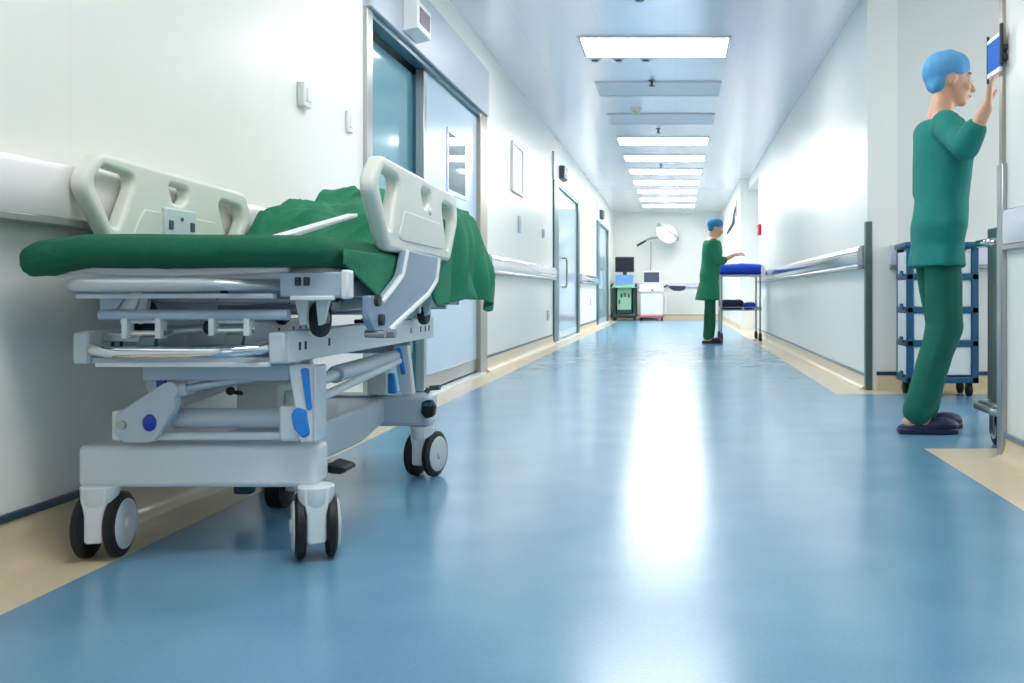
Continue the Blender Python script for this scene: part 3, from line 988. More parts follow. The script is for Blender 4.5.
def caster(x, y, yaw, R_=.080, bodies='white_enamel'):
    rot = Matrix.Rotation(yaw, 4, 'Z')
    ctr = Vector((x, y, 0))
    def tf(mb):
        for v in mb.v:
            v.xy = (ctr + rot @ Vector((v.x, v.y, 0))).xy
        return mb
    lg = MB()
    # fork: wide swivel head narrowing to a shield between the two wheels
    lg.prism(round_poly([(-.028, .178), (.028, .178), (.028, .145), (.022, .115), (.022, .052), (.017, .046), (-.017, .046), (-.022, .052), (-.022, .115), (-.028, .145)], [.004, .004, .03, .03, .006, .006, .006, .006, .03, .03], 4), 'y', -.030, -.006)
    lg.tube([(0, .006, .098), (0, .006, .122), (0, .006, .142), (0, .006, .182)], [.020, .030, .041, .043], 28)
    lg.box(-.014, .014, -.02, .055, .05, .13)
    b = put('caster', tf(lg), bodies, bed, .004)
    for s in (-1, 1):
        w = MB()
        x0, x1 = s * .021, s * .050
        ax = [(0, .55), (.08, .9), (.28, 1.0), (.72, 1.0), (.92, .9), (1.0, .62)]
        w.rings([((x0 + (x1 - x0) * t, .030, R_), (0, R_ * q, 0), (0, 0, R_ * q)) for t, q in ax], 36)
        wh = put('wheel', tf(w), 'black', b)
        h = MB()
        xo = s * .0515
        h.rings([((s * .046, .030, R_), (0, R_ * .78, 0), (0, 0, R_ * .78)), ((xo, .030, R_), (0, R_ * .76, 0), (0, 0, R_ * .76)),
                 ((xo + s * .004, .030, R_), (0, R_ * .66, 0), (0, 0, R_ * .66)), ((xo + s * .002, .030, R_), (0, R_ * .22, 0), (0, 0, R_ * .22)),
                 ((xo + s * .008, .030, R_), (0, R_ * .20, 0), (0, 0, R_ * .20))], 32)
        put('wheel_cap', tf(h), 'hub', wh)
caster(-1.408, 2.245, math.radians(9))
caster(-.878, 2.245, math.radians(24))
caster(-.90, 3.255, math.radians(-14))
caster(-1.418, 3.265, math.radians(10))

# small steering wheel under the middle
fw = put('steering_wheel_fork', MB().box(-1.235, -1.205, 2.74, 2.84, .06, .17).box(-1.165, -1.135, 2.74, 2.84, .06, .17).box(-1.235, -1.135, 2.76, 2.82, .15, .185), 'mid_enamel', bed, .004)
put('wheel', MB().rings([((-1.20 + a, 2.79, .062), (0, q, 0), (0, 0, q)) for a, q in ((-.028, .045), (-.022, .06), (.022, .06), (.028, .045))], 28), 'black', fw)
put('wheel_cover', MB().prism(round_poly([(-1.30, .06), (-1.245, .06), (-1.245, .135), (-1.30, .135)], .01), 'y', 2.70, 2.73), 'teal_dark', fw, .004)

# brake pedals
p_ = put('brake_pedal', MB().prism(round_poly([(-.892, .218), (-.848, .205), (-.843, .194), (-.860, .187), (-.892, .190)], .008), 'y', 2.35, 2.43), 'black', bed, .005)
p_ = put('brake_pedal', MB().prism(round_poly([(-.882, .275), (-.850, .280), (-.838, .255), (-.842, .222), (-.870, .215), (-.885, .235)], .012), 'y', 3.19, 3.225), 'black', bed, .005)
put('pedal_pad', MB().box(-.878, -.846, 3.186, 3.20, .258, .272), 'teal_dark', p_, .003)
put('latch_knob', MB().cyl((-.885, 3.26, .30), (-.875, 3.26, .315), .010, 10).cyl((-.872, 3.26, .315), (-.835, 3.255, .318), .009, 10), 'steel_dark', bed)

# side rails: moulded plates with hand holes
def rail(x, near):
    y0 = 2.33 if near else 2.28
    ky = .925 if near else .925
    dm = .0 if near else .05
    outer = round_poly([(.085, 1.005), (.945, .985), (.985, .90), (.86, .752), (.145, .757), (-.012, .925)], [.06, .05, .10, .03, .035, .12], 8)
    front = round_poly([(.095, .970), (.252, .961), (.166, .815), (.136, .818), (.048, .928)], [.03, .028, .022, .016, .05], 6)
    rear = round_poly([(.725, .945), (.905, .935), (.918, .890), (.842, .79), (.812, .793)], [.03, .03, .03, .015, .015], 6)
    mid = round_poly([(.470 - dm, .960), (.590 - dm, .956), (.585 - dm, .925), (.545 - dm, .905), (.50 - dm, .909)], [.012, .012, .02, .02, .02], 5)
    sc_ = lambda lp: [(p[0] * ky, p[1] + .008) for p in lp]
    me = plate([sc_(q) for q in (outer, front, rear, mid)], .042, .013)
    to_yz(me, x)
    me.transform(Matrix.Translation((0, y0, 0)))
    r = put('side_rail', me, 'plastic_cream', bed)
    s = 1
    pn = plate([sc_(round_poly([(.285, .875), (.70, .868), (.775, .785), (.215, .790)], .02))], .008, .003)
    to_yz(pn, x + s * .021)
    pn.transform(Matrix.Translation((0, y0, 0)))
    put('rail_panel', pn, 'plastic_line', r)
    if not near:
        cp = put('control_panel', MB().box(x + .018, x + .034, 2.63, 2.80, .80, .897), 'panel_blue', r, .004)
        put('button', MB().box(x + .033, x + .037, 2.645, 2.668, .835, .862), 'dark_fitting', cp, .002)
        put('button', MB().box(x + .033, x + .037, 2.762, 2.785, .835, .862), 'dark_fitting', cp, .002)
        put('button', MB().cyl((x + .0335, 2.715, .868), (x + .037, 2.715, .868), .006, 12), 'dark_fitting', cp)
    else:
        sn = put('snap', MB().ell((x + .021, y0 + .535, .905), (.006, .016, .012)), 'machine_white', r)
    # swing bracket that carries the rail
    prof = round_poly([(2.27, .645), (2.27, .585), (2.31, .556), (2.43, .551), (2.58, .588), (2.80, .642), (2.90, .685), (2.93, .765), (2.575, .772), (2.53, .70), (2.39, .642)],
                      [.01, .02, .02, .02, .05, .06, .05, .01, .01, .08, .08], 6)
    bx = x + .022 if near else x + .030
    sh = 0 if near else .75
    bp = plate([[(q[0] + sh, q[1]) for q in prof]], .020, .003)
    to_yz(bp, bx)
    br = put('rail_bracket', bp, 'bracket_grey', bed)
    T = lambda pts: [(q[0], q[1] + sh, q[2]) for q in pts]
    fl_ = MB()
    fl_.tube(T([(bx + .008, 2.585, .770), (bx + .008, 2.54, .700), (bx + .008, 2.46, .665), (bx + .008, 2.36, .627)]), .008, 10)
    fl_.tube(T([(bx + .008, 2.925, .76), (bx + .008, 2.895, .690), (bx + .008, 2.80, .647), (bx + .008, 2.58, .593), (bx + .008, 2.42, .553)]), .009, 10)
    put('bracket_edge', fl_, 'white_enamel', br)
    for yy, zz in ((2.315, .632), (2.345, .583)):
        put('bolt', MB().cyl((bx + .008, yy + sh, zz), (bx + .020, yy + sh, zz), .015, 18), 'slot', br)
    put('hinge_pin', MB().cyl((bx - .02, 2.325 + sh, .548), (bx + .03, 2.325 + sh, .548), .010, 12), 'steel', br)
    put('hinge_pin', MB().cyl((bx - .02, 2.41 + sh, .545), (bx + .03, 2.41 + sh, .545), .012, 12), 'steel', br)
rail(-1.492, False)
rail(-.787, True)

# raised back board under the drape, with a bright edge bar
put('backrest_board', MB().prism([(3.10, .79), (3.78, .93), (3.78, .91), (3.12, .775)], 'x', -1.42, -.86), 'machine_white', bed, .004)
put('backrest_bar', MB().prism([(2.42, .788), (2.98, .897), (2.98, .909), (2.42, .804)], 'x', -1.065, -1.03), 'machine_white', bed, .003)

# ------------------------------------------------------------------ the green drape over the raised back board
def smooth01(a, b, t):
    k = max(0, min(1, (t - a) / (b - a)))
    return k * k * (3 - 2 * k)
def interp(tab, t):
    if t <= tab[0][0]:
        return tab[0][1]
    for (a, va), (b, vb) in zip(tab, tab[1:]):
        if t <= b:
            k = (t - a) / (b - a)
            return va + (vb - va) * k
    return tab[-1][1]
def drape_top(x, y):
    """height of the cloth where it lies on the bed"""
    ys = y + .10 * smooth01(-1.45, -.9, x)
    k = smooth01(3.06, 3.27, ys)
    base = .80 + (.925 + (ys - 3.28) * .225 - .80) * k
    side = smooth01(-1.3, -.8, x)
    base -= .050 * side * k + .22 * side * smooth01(3.48, 3.88, y) ** 1.5
    f = noise.noise(Vector((x * 4.5 + y * 2.2, y * 4.0 - x * 3, 1.3))) * .040 + noise.noise(Vector((x * 10, y * 9, 5))) * .018
    r2 = 1 - abs(noise.noise(Vector((x * 7 - y * 4, y * 5 + x * 3, 2.2)))) * 5
    f += .014 * max(0, r2) + .006 * noise.noise(Vector((x * 24, y * 22, 4)))
    r_ = 1 - abs(noise.noise(Vector((x * 3.2 + y * 3.0, y * 2.0 - x * 2.0, 7.7)))) * 4
    f += .013 * max(0, r_)
    return base + f * k + .004
HEM = [(2.95, .65), (3.05, .61), (3.22, .615), (3.36, .63), (3.5, .63), (3.66, .615), (3.8, .575), (3.9, .59)]
def drape(u, v):
    # u runs along the bed, v across it and then down the corridor side
    y = 3.00 + u * .86
    vs = .66
    xl, xr = -1.475, -.800
    if v < vs:
        x = xl + (xr - xl) * v / vs
        z = drape_top(x, y)
    else:
        t = (v - vs) / (1 - vs)
        zt = drape_top(xr, y)
        zh = interp(HEM, y) + .010 * noise.noise(Vector((y * 6, 3, 3)))
        z = zt + (zh - zt) * t
        bulge = math.sin(min(1, t * 1.6) * PI / 2)
        fold = .022 * math.sin(y * 21 + 2.6 * noise.noise(Vector((y * 3, t * 1.5, 1)))) + .012 * math.sin(y * 47 + t * 4)
        lim = -.002 if y < 3.28 else .03
        x = xr + .018 * bulge + min(fold, lim) * t ** .7 + .03 * smooth01(3.3, 3.6, y) * bulge
        y += .03 * t * math.sin(y * 9 + 2)
    return (x, y, z)
dr = MB().grid(150, 130, drape)
o = put('surgical_drape', dr, 'green_sheet', None, solid=.006, at=(-1.1, 3.5, .8))
tag(o, 'rumpled green cloth heaped over the raised head end of the stretcher', 'cloth')


# ------------------------------------------------------------------ people
def jitter(me, amp, scale, seed=0):
    for v in me.vertices:
        n = noise.noise(Vector((v.co.x * scale + seed, v.co.y * scale, v.co.z * scale * .45)))
        v.co += v.normal * (n * amp)
    return me

class Fig:
    """figure facing +X at (x, y); f forward, r to the figure's right (-Y), z up, all in metres"""
    def __init__(s, x, y, k=1.0):
        s.x, s.y, s.k = x, y, k
    def p(s, f, r, z):
        return Vector((s.x + f * s.k, s.y - r * s.k, z * s.k))

def hand(mb, fig, wrist, d, palm_n, size=1.0, curl=.5):
    """palm, four unequal bent fingers and a side thumb; d points along the hand, palm_n out of the palm"""
    d = Vector(d).normalized()
    n = Vector(palm_n)
    n = (n - d * n.dot(d)).normalized()
    w = d.cross(n)
    k = size * fig.k
    c = Vector(wrist)
    for s_ in (-1, -.33, .33, 1):
        mb.cap(c + w * s_ * .014 * k + d * .005 * k, c + w * s_ * .030 * k + d * .082 * k, .015 * k, .0125 * k, 10)
    for s_, ln in ((-1, .066), (-.33, .080), (.33, .084), (1, .074)):
        a = c + w * s_ * .031 * k + d * .086 * k
        b = a + (d * math.cos(curl * .5) + n * math.sin(curl * .5) + w * s_ * .05) * ln * .52 * k
        e = b + (d * math.cos(curl * 1.3) + n * math.sin(curl * 1.3)) * ln * .5 * k
        mb.cap(a, b, .0098 * k, .0088 * k, 9)
        mb.cap(b, e, .0088 * k, .0072 * k, 9)
    a = c + w * .026 * k + d * .024 * k
    b = a + (w * .75 + d * .65 + n * .25).normalized() * .044 * k
    e = b + (w * .2 + d * .95 + n * .4).normalized() * .032 * k
    mb.cap(a, b, .0125 * k, .0105 * k, 9)
    mb.cap(b, e, .0105 * k, .0085 * k, 9)

def build_person(fig, J, label, mats, vox, group=None):
    P = fig.p
    k = fig.k
    root = thing('person', (fig.x, fig.y, 0), label, 'person', group)
    b = MB()
    hc = P(*J['head'])                        # centre of the skull
    tilt = Matrix.Rotation(J.get('nod', 0), 3, 'Y')
    def H(f, r, z):
        return hc + (tilt @ Vector((f, -r, z))) * k
    # head: skull, jaw, chin, nose, brow, lips, ears
    b.ell(H(-.012, 0, .025), (.096 * k, .077 * k, .092 * k), rot=tilt)
    b.ell(H(.022, 0, -.040), (.066 * k, .060 * k, .078 * k), rot=tilt)
    b.ell(H(.060, 0, -.092), (.026 * k, .026 * k, .022 * k), rot=tilt)
    b.cap(H(.086, 0, .004), H(.108, 0, -.030), .0095 * k, .0145 * k, 10)
    for s in (-1, 1):
        b.ell(H(.100, s * .011, -.033), (.010 * k, .009 * k, .008 * k), rot=tilt)
        b.cap(H(.080, s * .012, .026), H(.070, s * .044, .024), .010 * k, .009 * k, 8)
        b.ell(H(.060, s * .038, -.026), (.026 * k, .022 * k, .022 * k), rot=tilt)
        b.ell(H(-.012, s * .077, -.012), (.018 * k, .009 * k, .031 * k), rot=tilt)
    b.ell(H(.086, 0, -.058), (.013 * k, .022 * k, .007 * k), rot=tilt)
    b.ell(H(.083, 0, -.069), (.013 * k, .020 * k, .007 * k), rot=tilt)
    # neck and trunk
    b.cap(P(*J['neck']), H(-.018, 0, -.055), .058 * k, .052 * k)
    tr = J['trunk']                           # (f, r, z, half depth, half width)
    rs = [(P(f, r, z), (hd * k, 0, 0), (0, hw * k, 0)) for f, r, z, hd, hw in tr]
    b.rings(rs, 26)
    for side in ('R', 'L'):
        sh, el, wr_ = (P(*J[side + q]) for q in ('sh', 'el', 'wr'))
        b.cap(sh, el, .052 * k, .040 * k)
        b.cap(el, wr_, .040 * k, .027 * k)
        d, n = J[side + 'hand']
        hand(b, fig, wr_ + (wr_ - el).normalized() * .012 * k, d, n, curl=J.get('curl', .5))
        hp, kn, an = (P(*J[side + q]) for q in ('hp', 'kn', 'an'))
        b.cap(hp, kn, .082 * k, .055 * k)
        b.cap(kn, an, .056 * k, .038 * k)
        calf = kn.lerp(an, .3) + Vector((-.018 * k, 0, 0))
        b.ell(calf, (.048 * k, .045 * k, .10 * k))
        toe = P(*J[side + 'toe'])
        heel = an + Vector((-.035 * k, 0, -.045 * k))
        b.cap(heel, toe, .032 * k, .028 * k)
    body = blob(b, vox, 4)
    put('body', body, mats['skin'], root)
    # eyes, brows and mouth lie in the face
    for s in (-1, 1):
        e = put('eye', MB().ell(H(.078, s * .031, .004), (.013 * k, .013 * k, .010 * k), 12, 8), 'eye', root)
        put('iris', MB().ell(H(.0885, s * .031, .004), (.0035 * k, .006 * k, .006 * k), 10, 8), 'iris', e)
        put('eyebrow', MB().tube([H(.083, s * .014, .032), H(.079, s * .034, .036), H(.066, s * .050, .031)], .0042 * k, 6), 'hair', root)
    put('mouth', MB().ell(H(.0945, 0, -.0635), (.006 * k, .019 * k, .0042 * k), 12, 8), 'lip', root)
    # scrub cap with its band, hair at the nape
    c = MB()
    c.ell(H(-.022, 0, .052), (.106 * k, .089 * k, .090 * k), rot=Matrix.Rotation(J.get('nod', 0) - .25, 3, 'Y'))
    c.ell(H(-.055, 0, .045), (.085 * k, .085 * k, .082 * k), rot=tilt)
    c.ell(H(-.058, 0, -.012), (.052 * k, .070 * k, .058 * k), rot=tilt)
    cap_ = put('surgical_cap', jitter(blob(c, .010 * k, 3), .006 * k, 28 / k), mats['cap'], root)
    # tunic: trunk a little larger, with sleeves
    t = MB()
    t.rings([(P(f, r, z), ((hd + .036) * k, 0, 0), (0, (hw + .046) * k, 0)) for f, r, z, hd, hw in J.get('tunic', tr)], 28)
    for side in ('R', 'L'):
        sh, el, wr_ = (P(*J[side + q]) for q in ('sh', 'el', 'wr'))
        t.cap(sh, el, .072 * k, .058 * k)
        e2 = el.lerp(wr_, J.get('sleeve', .25))
        t.cap(el, e2, .058 * k, .052 * k)
    put('scrub_top', jitter(blob(t, vox * 1.15, 5), .010 * k, 11 / k, 3), mats['top'], root)
    # trousers
    q = MB()
    hips = [g for g in tr if g[2] < J['waist']]
    q.rings([(P(f, r, z), ((hd + .008) * k, 0, 0), (0, (hw + .008) * k, 0)) for f, r, z, hd, hw in hips], 26)
    for side in ('R', 'L'):
        hp, kn, an = (P(*J[side + z]) for z in ('hp', 'kn', 'an'))
        q.cap(hp, kn, .086 * k, .076 * k)
        a2 = an + (kn - an).normalized() * .012 * k
        q.cap(kn, a2, .078 * k, .070 * k)
    put('trousers', jitter(blob(q, vox * 1.15, 5), .011 * k, 10 / k, 8), mats['trousers'], root)
    # clogs: sole and upper
    for side in ('R', 'L'):
        an, toe = P(*J[side + 'an']), P(*J[side + 'toe'])
        d = (toe - an); d.z = 0
        d = d.normalized()
        w = Vector((-d.y, d.x, 0))
        base = an.copy(); base.z = min(an.z, toe.z + .05 * k) - .05 * k
        z0 = J[side + 'sole'] * k
        sole = [(-.075, .034), (-.03, .038), (.05, .036), (.11, .047), (.165, .040), (.195, .018), (.195, -.018), (.165, -.040), (.11, -.047), (.05, -.036), (-.03, -.038), (-.075, -.034)]
        o2 = Vector((an.x, an.y, 0)) - d * .01 * k
        def S(a, c_, z):
            pp = o2 + d * a * k + w * c_ * k
            pp.z = z
            return pp
        sl = MB()
        n_ = len(sole)
        vs = [S(a, c_, z0) for a, c_ in sole] + [S(a, c_, z0 + .026 * k) for a, c_ in sole]
        sl.add(vs, [tuple(range(n_))[::-1], tuple(range(n_, 2 * n_))] + [(i, (i + 1) % n_, n_ + (i + 1) % n_, n_ + i) for i in range(n_)])
        so = put('clog', sl, mats['shoe'], root, .006 * k)
        up = MB()
        R_ = Matrix(((d.x, w.x, 0), (d.y, w.y, 0), (0, 0, 1)))
        up.ell(S(.115, 0, z0 + .036 * k), (.088 * k, .049 * k, .040 * k), rot=R_)
        up.ell(S(.02, 0, z0 + .028 * k), (.100 * k, .040 * k, .026 * k), rot=R_)
        put('upper', blob(up, .008 * k, 3), mats['shoe'], so)
    return root

trunk = [(.000, 0, .86, .095, .150), (.000, 0, .95, .108, .172), (.004, 0, 1.06, .098, .150), (.008, 0, 1.17, .104, .155),
         (.006, 0, 1.28, .112, .172), (-.004, 0, 1.37, .100, .180), (-.012, 0, 1.43, .075, .135), (-.014, 0, 1.47, .055, .065)]
# striding person by the side passage
J1 = dict(head=(.105, 0, 1.625), neck=(.05, 0, 1.45), nod=.10, trunk=[(f + .045 + (z - .9) * .05, r, z, a * .88, b_) for f, r, z, a, b_ in trunk],
          Rsh=(.035, .17, 1.385), Rel=(.055, .38, 1.255), Rwr=(.115, .46, 1.405), Rhand=((.12, .0, .95), (.9, -.35, -.25)),
          Lsh=(.045, -.175, 1.40), Lel=(.05, -.23, 1.13), Lwr=(.13, -.22, .90), Lhand=((.25, .1, -.95), (0, .9, -.1)),
          Rhp=(.035, .085, .87), Rkn=(.055, .09, .49), Ran=(-.075, .085, .095), Rtoe=(.085, .09, .034), Rsole=0.0,
          Lhp=(.035, -.085, .87), Lkn=(.09, -.09, .485), Lan=(.00, -.085, .095), Ltoe=(.165, -.09, .034), Lsole=0.0,
          waist=1.0, sleeve=.45, curl=.6)
J1['tunic'] = [(f + .045 + (z - .9) * .05, r, z, a * .80, b_) for f, r, z, a, b_ in ([(0, 0, .76, .112, .165)] + trunk[:-1])]
build_person(Fig(1.195, 4.36, 1.02), J1, 'person in teal scrubs and sky blue cap raising one arm by the side passage',
             dict(skin='skin', cap='cap_blue', top='scrub_teal', trousers='scrub_dark', shoe='shoe'), .0075)
# person working at the blue draped cart
J2 = dict(head=(.075, 0, 1.60), neck=(.012, 0, 1.44), nod=.30, trunk=[(f - .02 + (z - .9) * .09, r, z, a * 1.15, b_ * 1.05) for f, r, z, a, b_ in trunk],
          Rsh=(.025, .175, 1.38), Rel=(.10, .22, 1.12), Rwr=(.30, .12, 1.21), Rhand=((.95, -.15, .15), (0, .3, -1)),
          Lsh=(.025, -.175, 1.38), Lel=(.11, -.21, 1.12), Lwr=(.31, -.10, 1.23), Lhand=((.95, .15, .2), (0, -.3, -1)),
          Rhp=(-.02, .085, .87), Rkn=(-.01, .09, .49), Ran=(-.04, .09, .095), Rtoe=(.125, .105, .034), Rsole=0.0,
          Lhp=(-.02, -.085, .87), Lkn=(.0, -.09, .485), Lan=(-.01, -.09, .095), Ltoe=(.155, -.105, .034), Lsole=0.0,
          waist=1.0, sleeve=.35, curl=.5)
J2['tunic'] = [(f - .02 + (z - .9) * .09, r, z, a, b_) for f, r, z, a, b_ in ([(.0, 0, .60, .135, .185), (0, 0, .72, .125, .175)] + trunk[:-1])]
build_person(Fig(.455, 12.05, .94), J2, 'person in green scrubs and blue cap standing at the blue draped cart',
             dict(skin='skin', cap='cap_teal', top='scrub_green', trousers='scrub_green_dark', shoe='shoe_black'), .011)

# ------------------------------------------------------------------ blue draped instrument cart
TX0, TX1, TY0, TY1 = .60, 1.17, 12.55, 13.25
t = thing('instrument_cart', ((TX0 + TX1) / 2, (TY0 + TY1) / 2, 0), 'thin legged steel instrument cart under a blue drape by the right wall', 'cart')
for x in (TX0 + .02, TX1 - .02):
    for y in (TY0 + .02, TY1 - .02):
        lg = put('leg', MB().cyl((x, y, .10), (x, y, .90), .014, 12), 'steel', t)
        put('castor_fork', MB().box(x - .018, x + .018, y - .02, y + .02, .055, .11), 'dark', lg, .004)
        put('wheel', MB().rings([((x + a, y, .052), (0, q, 0), (0, 0, q)) for a, q in ((-.022, .035), (-.016, .052), (.016, .052), (.022, .035))], 20), 'black', lg)
put('top_tray', MB().box(TX0, TX1, TY0, TY1, .885, .91), 'steel', t, .004)
put('shelf', MB().box(TX0, TX1, TY0, TY1, .415, .43), 'steel', t, .003)
put('shelf_rail', MB().tube([(TX0, TY0, .46), (TX1, TY0, .46)], .007, 8).tube([(TX0, TY1, .46), (TX1, TY1, .46)], .007, 8).box(TX0, TX0 + .008, TY0, TY1, .425, .465).box(TX1 - .008, TX1, TY0, TY1, .425, .465), 'steel', t)
put('clip', MB().prism(round_poly([(1.165, .89), (1.215, .90), (1.225, .96), (1.205, 1.03), (1.17, 1.04), (1.155, .98)], .02), 'y', TY0 - .045, TY0 - .025), 'machine_white', t, .006)
def bundle(name, x0, x1, y0, y1, z0, z1, m, amp, label, cat, group=None, r=.04):
    me = soft_box(x0, x1, y0, y1, z0, z1, (min(r, (x1 - x0) * .45), min(r, (y1 - y0) * .45), min(r, (z1 - z0) * .48)), 22,
                  lambda p: noise.noise(Vector((p.x * 9, p.y * 9, p.z * 14))) * amp)
    o = put(name, me, m, None, at=((x0 + x1) / 2, (y0 + y1) / 2, z0))
    return tag(o, label, cat, group)
bundle('blue_drape', TX0 - .03, TX1 + .03, TY0 - .03, TY1 + .03, .912, 1.055, 'drape_blue', .014, 'bright blue cloth bundle covering the top of the instrument cart', 'drape', r=.06)
bundle('folded_cloth', TX0 + .03, TX0 + .33, TY0 + .06, TY1 - .1, .432, .56, 'navy_cloth', .012, 'dark navy folded cloth on the lower shelf of the cart, left', 'cloth', 'folded cloths on the lower shelf')
bundle('folded_cloth', TX0 + .345, TX0 + .50, TY0 + .05, TY1 - .1, .432, .525, 'drape_blue', .012, 'bright blue folded cloth on the lower shelf of the cart, right', 'cloth', 'folded cloths on the lower shelf')

# ------------------------------------------------------------------ blue tiered cart in the passage
CX0, CX1, CY0, CY1 = 1.450, 1.905, 5.78, 6.06
c = thing('supply_cart', ((CX0 + CX1) / 2, (CY0 + CY1) / 2, 0), 'dark blue framed cart with four white tiers in the side passage', 'cart')
p_ = .045
for x in (CX0, CX1 - p_):
    for y in (CY0, CY1 - .03):
        put('post', MB().box(x, x + p_, y, y + .03, .085, .955), 'cart_blue', c, .006)
put('top', MB().box(CX0 - .012, CX1 + .012, CY0 - .015, CY1 + .01, .935, .975), 'cart_blue', c, .012)
zs = [.115, .335, .545, .755, .935]
put('bottom', MB().box(CX0, CX1, CY0, CY1, .085, .125), 'cart_blue', c, .006)
for i in range(4):
    z0, z1 = zs[i] + .02, zs[i + 1] - .02
    d_ = put('tier', MB().box(CX0 + p_, CX1 - p_, CY0 + .012, CY1 - .03, z0, z1 + .002), 'cart_white', c, .006)
    put('side_panel', MB().box(CX0 + .003, CX0 + .016, CY0 + .03, CY1 - .03, z0, z1), 'cart_white', c, .002)
    put('side_panel', MB().box(CX1 - .016, CX1 - .003, CY0 + .03, CY1 - .03, z0, z1), 'cart_white', c, .002)
    if i:
        put('shelf_bar', MB().box(CX0, CX1, CY0, CY1, zs[i] - .02, zs[i] + .02), 'cart_blue', c, .005)
    put('latch', MB().box(CX0 - .012, CX0 + .004, CY0 + .10, CY0 + .15, zs[i] + .02, zs[i] + .04).box(CX0 - .014, CX0, CY0 + .06, CY0 + .19, zs[i] + .005, zs[i] + .022), 'cart_blue', c, .003)
for x in (CX0 + .05, CX1 - .05):
    for y in (CY0 + .05, CY1 - .05):
        w = put('castor', MB().box(x - .02, x + .02, y - .018, y + .018, .06, .09), 'dark', c, .003)
        put('wheel', MB().rings([((x + a, y, .04), (0, q, 0), (0, 0, q)) for a, q in ((-.018, .03), (-.013, .04), (.013, .04), (.018, .03))], 20), 'black', w)

# ------------------------------------------------------------------ stainless cart behind the near corner
SX0, SX1, SY0, SY1 = 1.345, 1.85, 3.76, 3.98
c = thing('steel_cart', ((SX0 + SX1) / 2, (SY0 + SY1) / 2, 0), 'stainless steel cabinet cart peeking out behind the near right corner', 'cart')
put('cabinet', MB().box(SX0, SX1, SY0, SY1, .19, .93), 'steel', c, .008)
put('door', MB().box(SX0 + .02, SX1 - .02, SY0 - .014, SY0 + .002, .21, .90), 'steel', c, .004)
path = arc([(SX0 + .02, SY0 + .03, .865), (SX0 - .055, SY0 + .03, .862), (SX0 - .055, SY1 - .03, .862), (SX0 + .02, SY1 - .03, .865)], .03)
put('handle', MB().tube(path, .016, 12), 'chrome', c)
path = arc([(SX1, SY0 - .045, .165), (SX0 - .045, SY0 - .045, .165), (SX0 - .045, SY1 + .045, .165), (SX1, SY1 + .045, .165)], .06)
put('bumper_ring', MB().tube(path, .015, 12), 'steel', c)
put('base_plate', MB().box(SX0 - .03, SX1, SY0 - .03, SY1 + .03, .150, .19), 'steel', c, .008)
for x in (SX0 + .035, SX1 - .04):
    for y in (SY0 + .03, SY1 - .03):
        f_ = put('castor_fork', MB().box(x - .026, x - .020, y - .025, y + .03, .05, .15).box(x + .020, x + .026, y - .025, y + .03, .05, .15).box(x - .026, x + .026, y - .02, y + .03, .135, .152), 'steel', c, .002)
        put('wheel', MB().rings([((x + a, y, .062), (0, q, 0), (0, 0, q)) for a, q in ((-.017, .05), (-.012, .062), (.012, .062), (.017, .05))], 28), 'black', f_)
        put('wheel_cap', MB().cyl((x - .019, y, .062), (x + .019, y, .062), .036, 24), 'hub', f_)

# ------------------------------------------------------------------ machines by the far wall
AX, AY = -1.245, 22.4
a = thing('monitor_trolley', (AX, AY, 0), 'dark green medical machine trolley with black monitor by the far wall, left', 'medical machine')
put('base', MB().box(AX - .30, AX + .30, AY - .35, AY + .30, .06, .17), 'machine_dark', a, .03)
for x in (AX - .24, AX + .24):
    for y in (AY - .28, AY + .24):
        put('wheel', MB().rings([((x + q, y, .045), (0, r_, 0), (0, 0, r_)) for q, r_ in ((-.02, .035), (-.015, .045), (.015, .045), (.02, .035))], 16), 'black', a)
put('body', MB().prism([(AY - .26, .17), (AY - .22, .80), (AY + .26, .80), (AY + .26, .17)], 'x', AX - .19, AX + .19), 'machine_dark', a, .02)
fp = put('front_panel', MB().prism([(AY - .268, .26), (AY - .238, .78), (AY - .22, .78), (AY - .25, .26)], 'x', AX - .17, AX + .17), 'machine_green', a, .006)
for x, z in ((-.07, .60), (.02, .62), (.11, .60), (-.12, .45)):
    put('socket', MB().box(AX + x - .018, AX + x + .018, AY - .275, AY - .24, z - .05, z + .05), 'machine_dark', fp, .004)
for s in (-1, 1):
    put('side_panel', MB().prism([(AY - .30, .14), (AY - .30, .76), (AY - .20, .86), (AY + .22, .86), (AY + .26, .14)], 'x', AX + s * .25 - .045, AX + s * .25 + .045), 'machine_dark', a, .02)
put('desk', MB().prism(round_poly([(AX - .31, .78), (AX + .31, .78), (AX + .29, .86), (AX - .29, .86)], .02), 'y', AY - .42, AY + .2), 'machine_green', a, .02)
put('console', MB().prism([(AY - .34, .87), (AY - .05, .87), (AY - .02, 1.10), (AY - .16, 1.10)], 'x', AX - .21, AX + .21), 'screen_blue', a, .015)
for s in (-1, 1):
    put('desk_handle', MB().cap((AX + s * .29, AY - .44, .84), (AX + s * .29, AY - .15, .87), .03, .03), 'dark', a)
put('monitor_neck', MB().cyl((AX, AY, 1.05), (AX, AY, 1.25), .05, 14), 'machine_dark', a)
m_ = put('monitor', MB().box(AX - .23, AX + .23, AY - .10, AY - .03, 1.17, 1.54), 'dark', a, .015)
put('screen', MB().box(AX - .205, AX + .205, AY - .106, AY - .095, 1.20, 1.515), 'screen', m_)

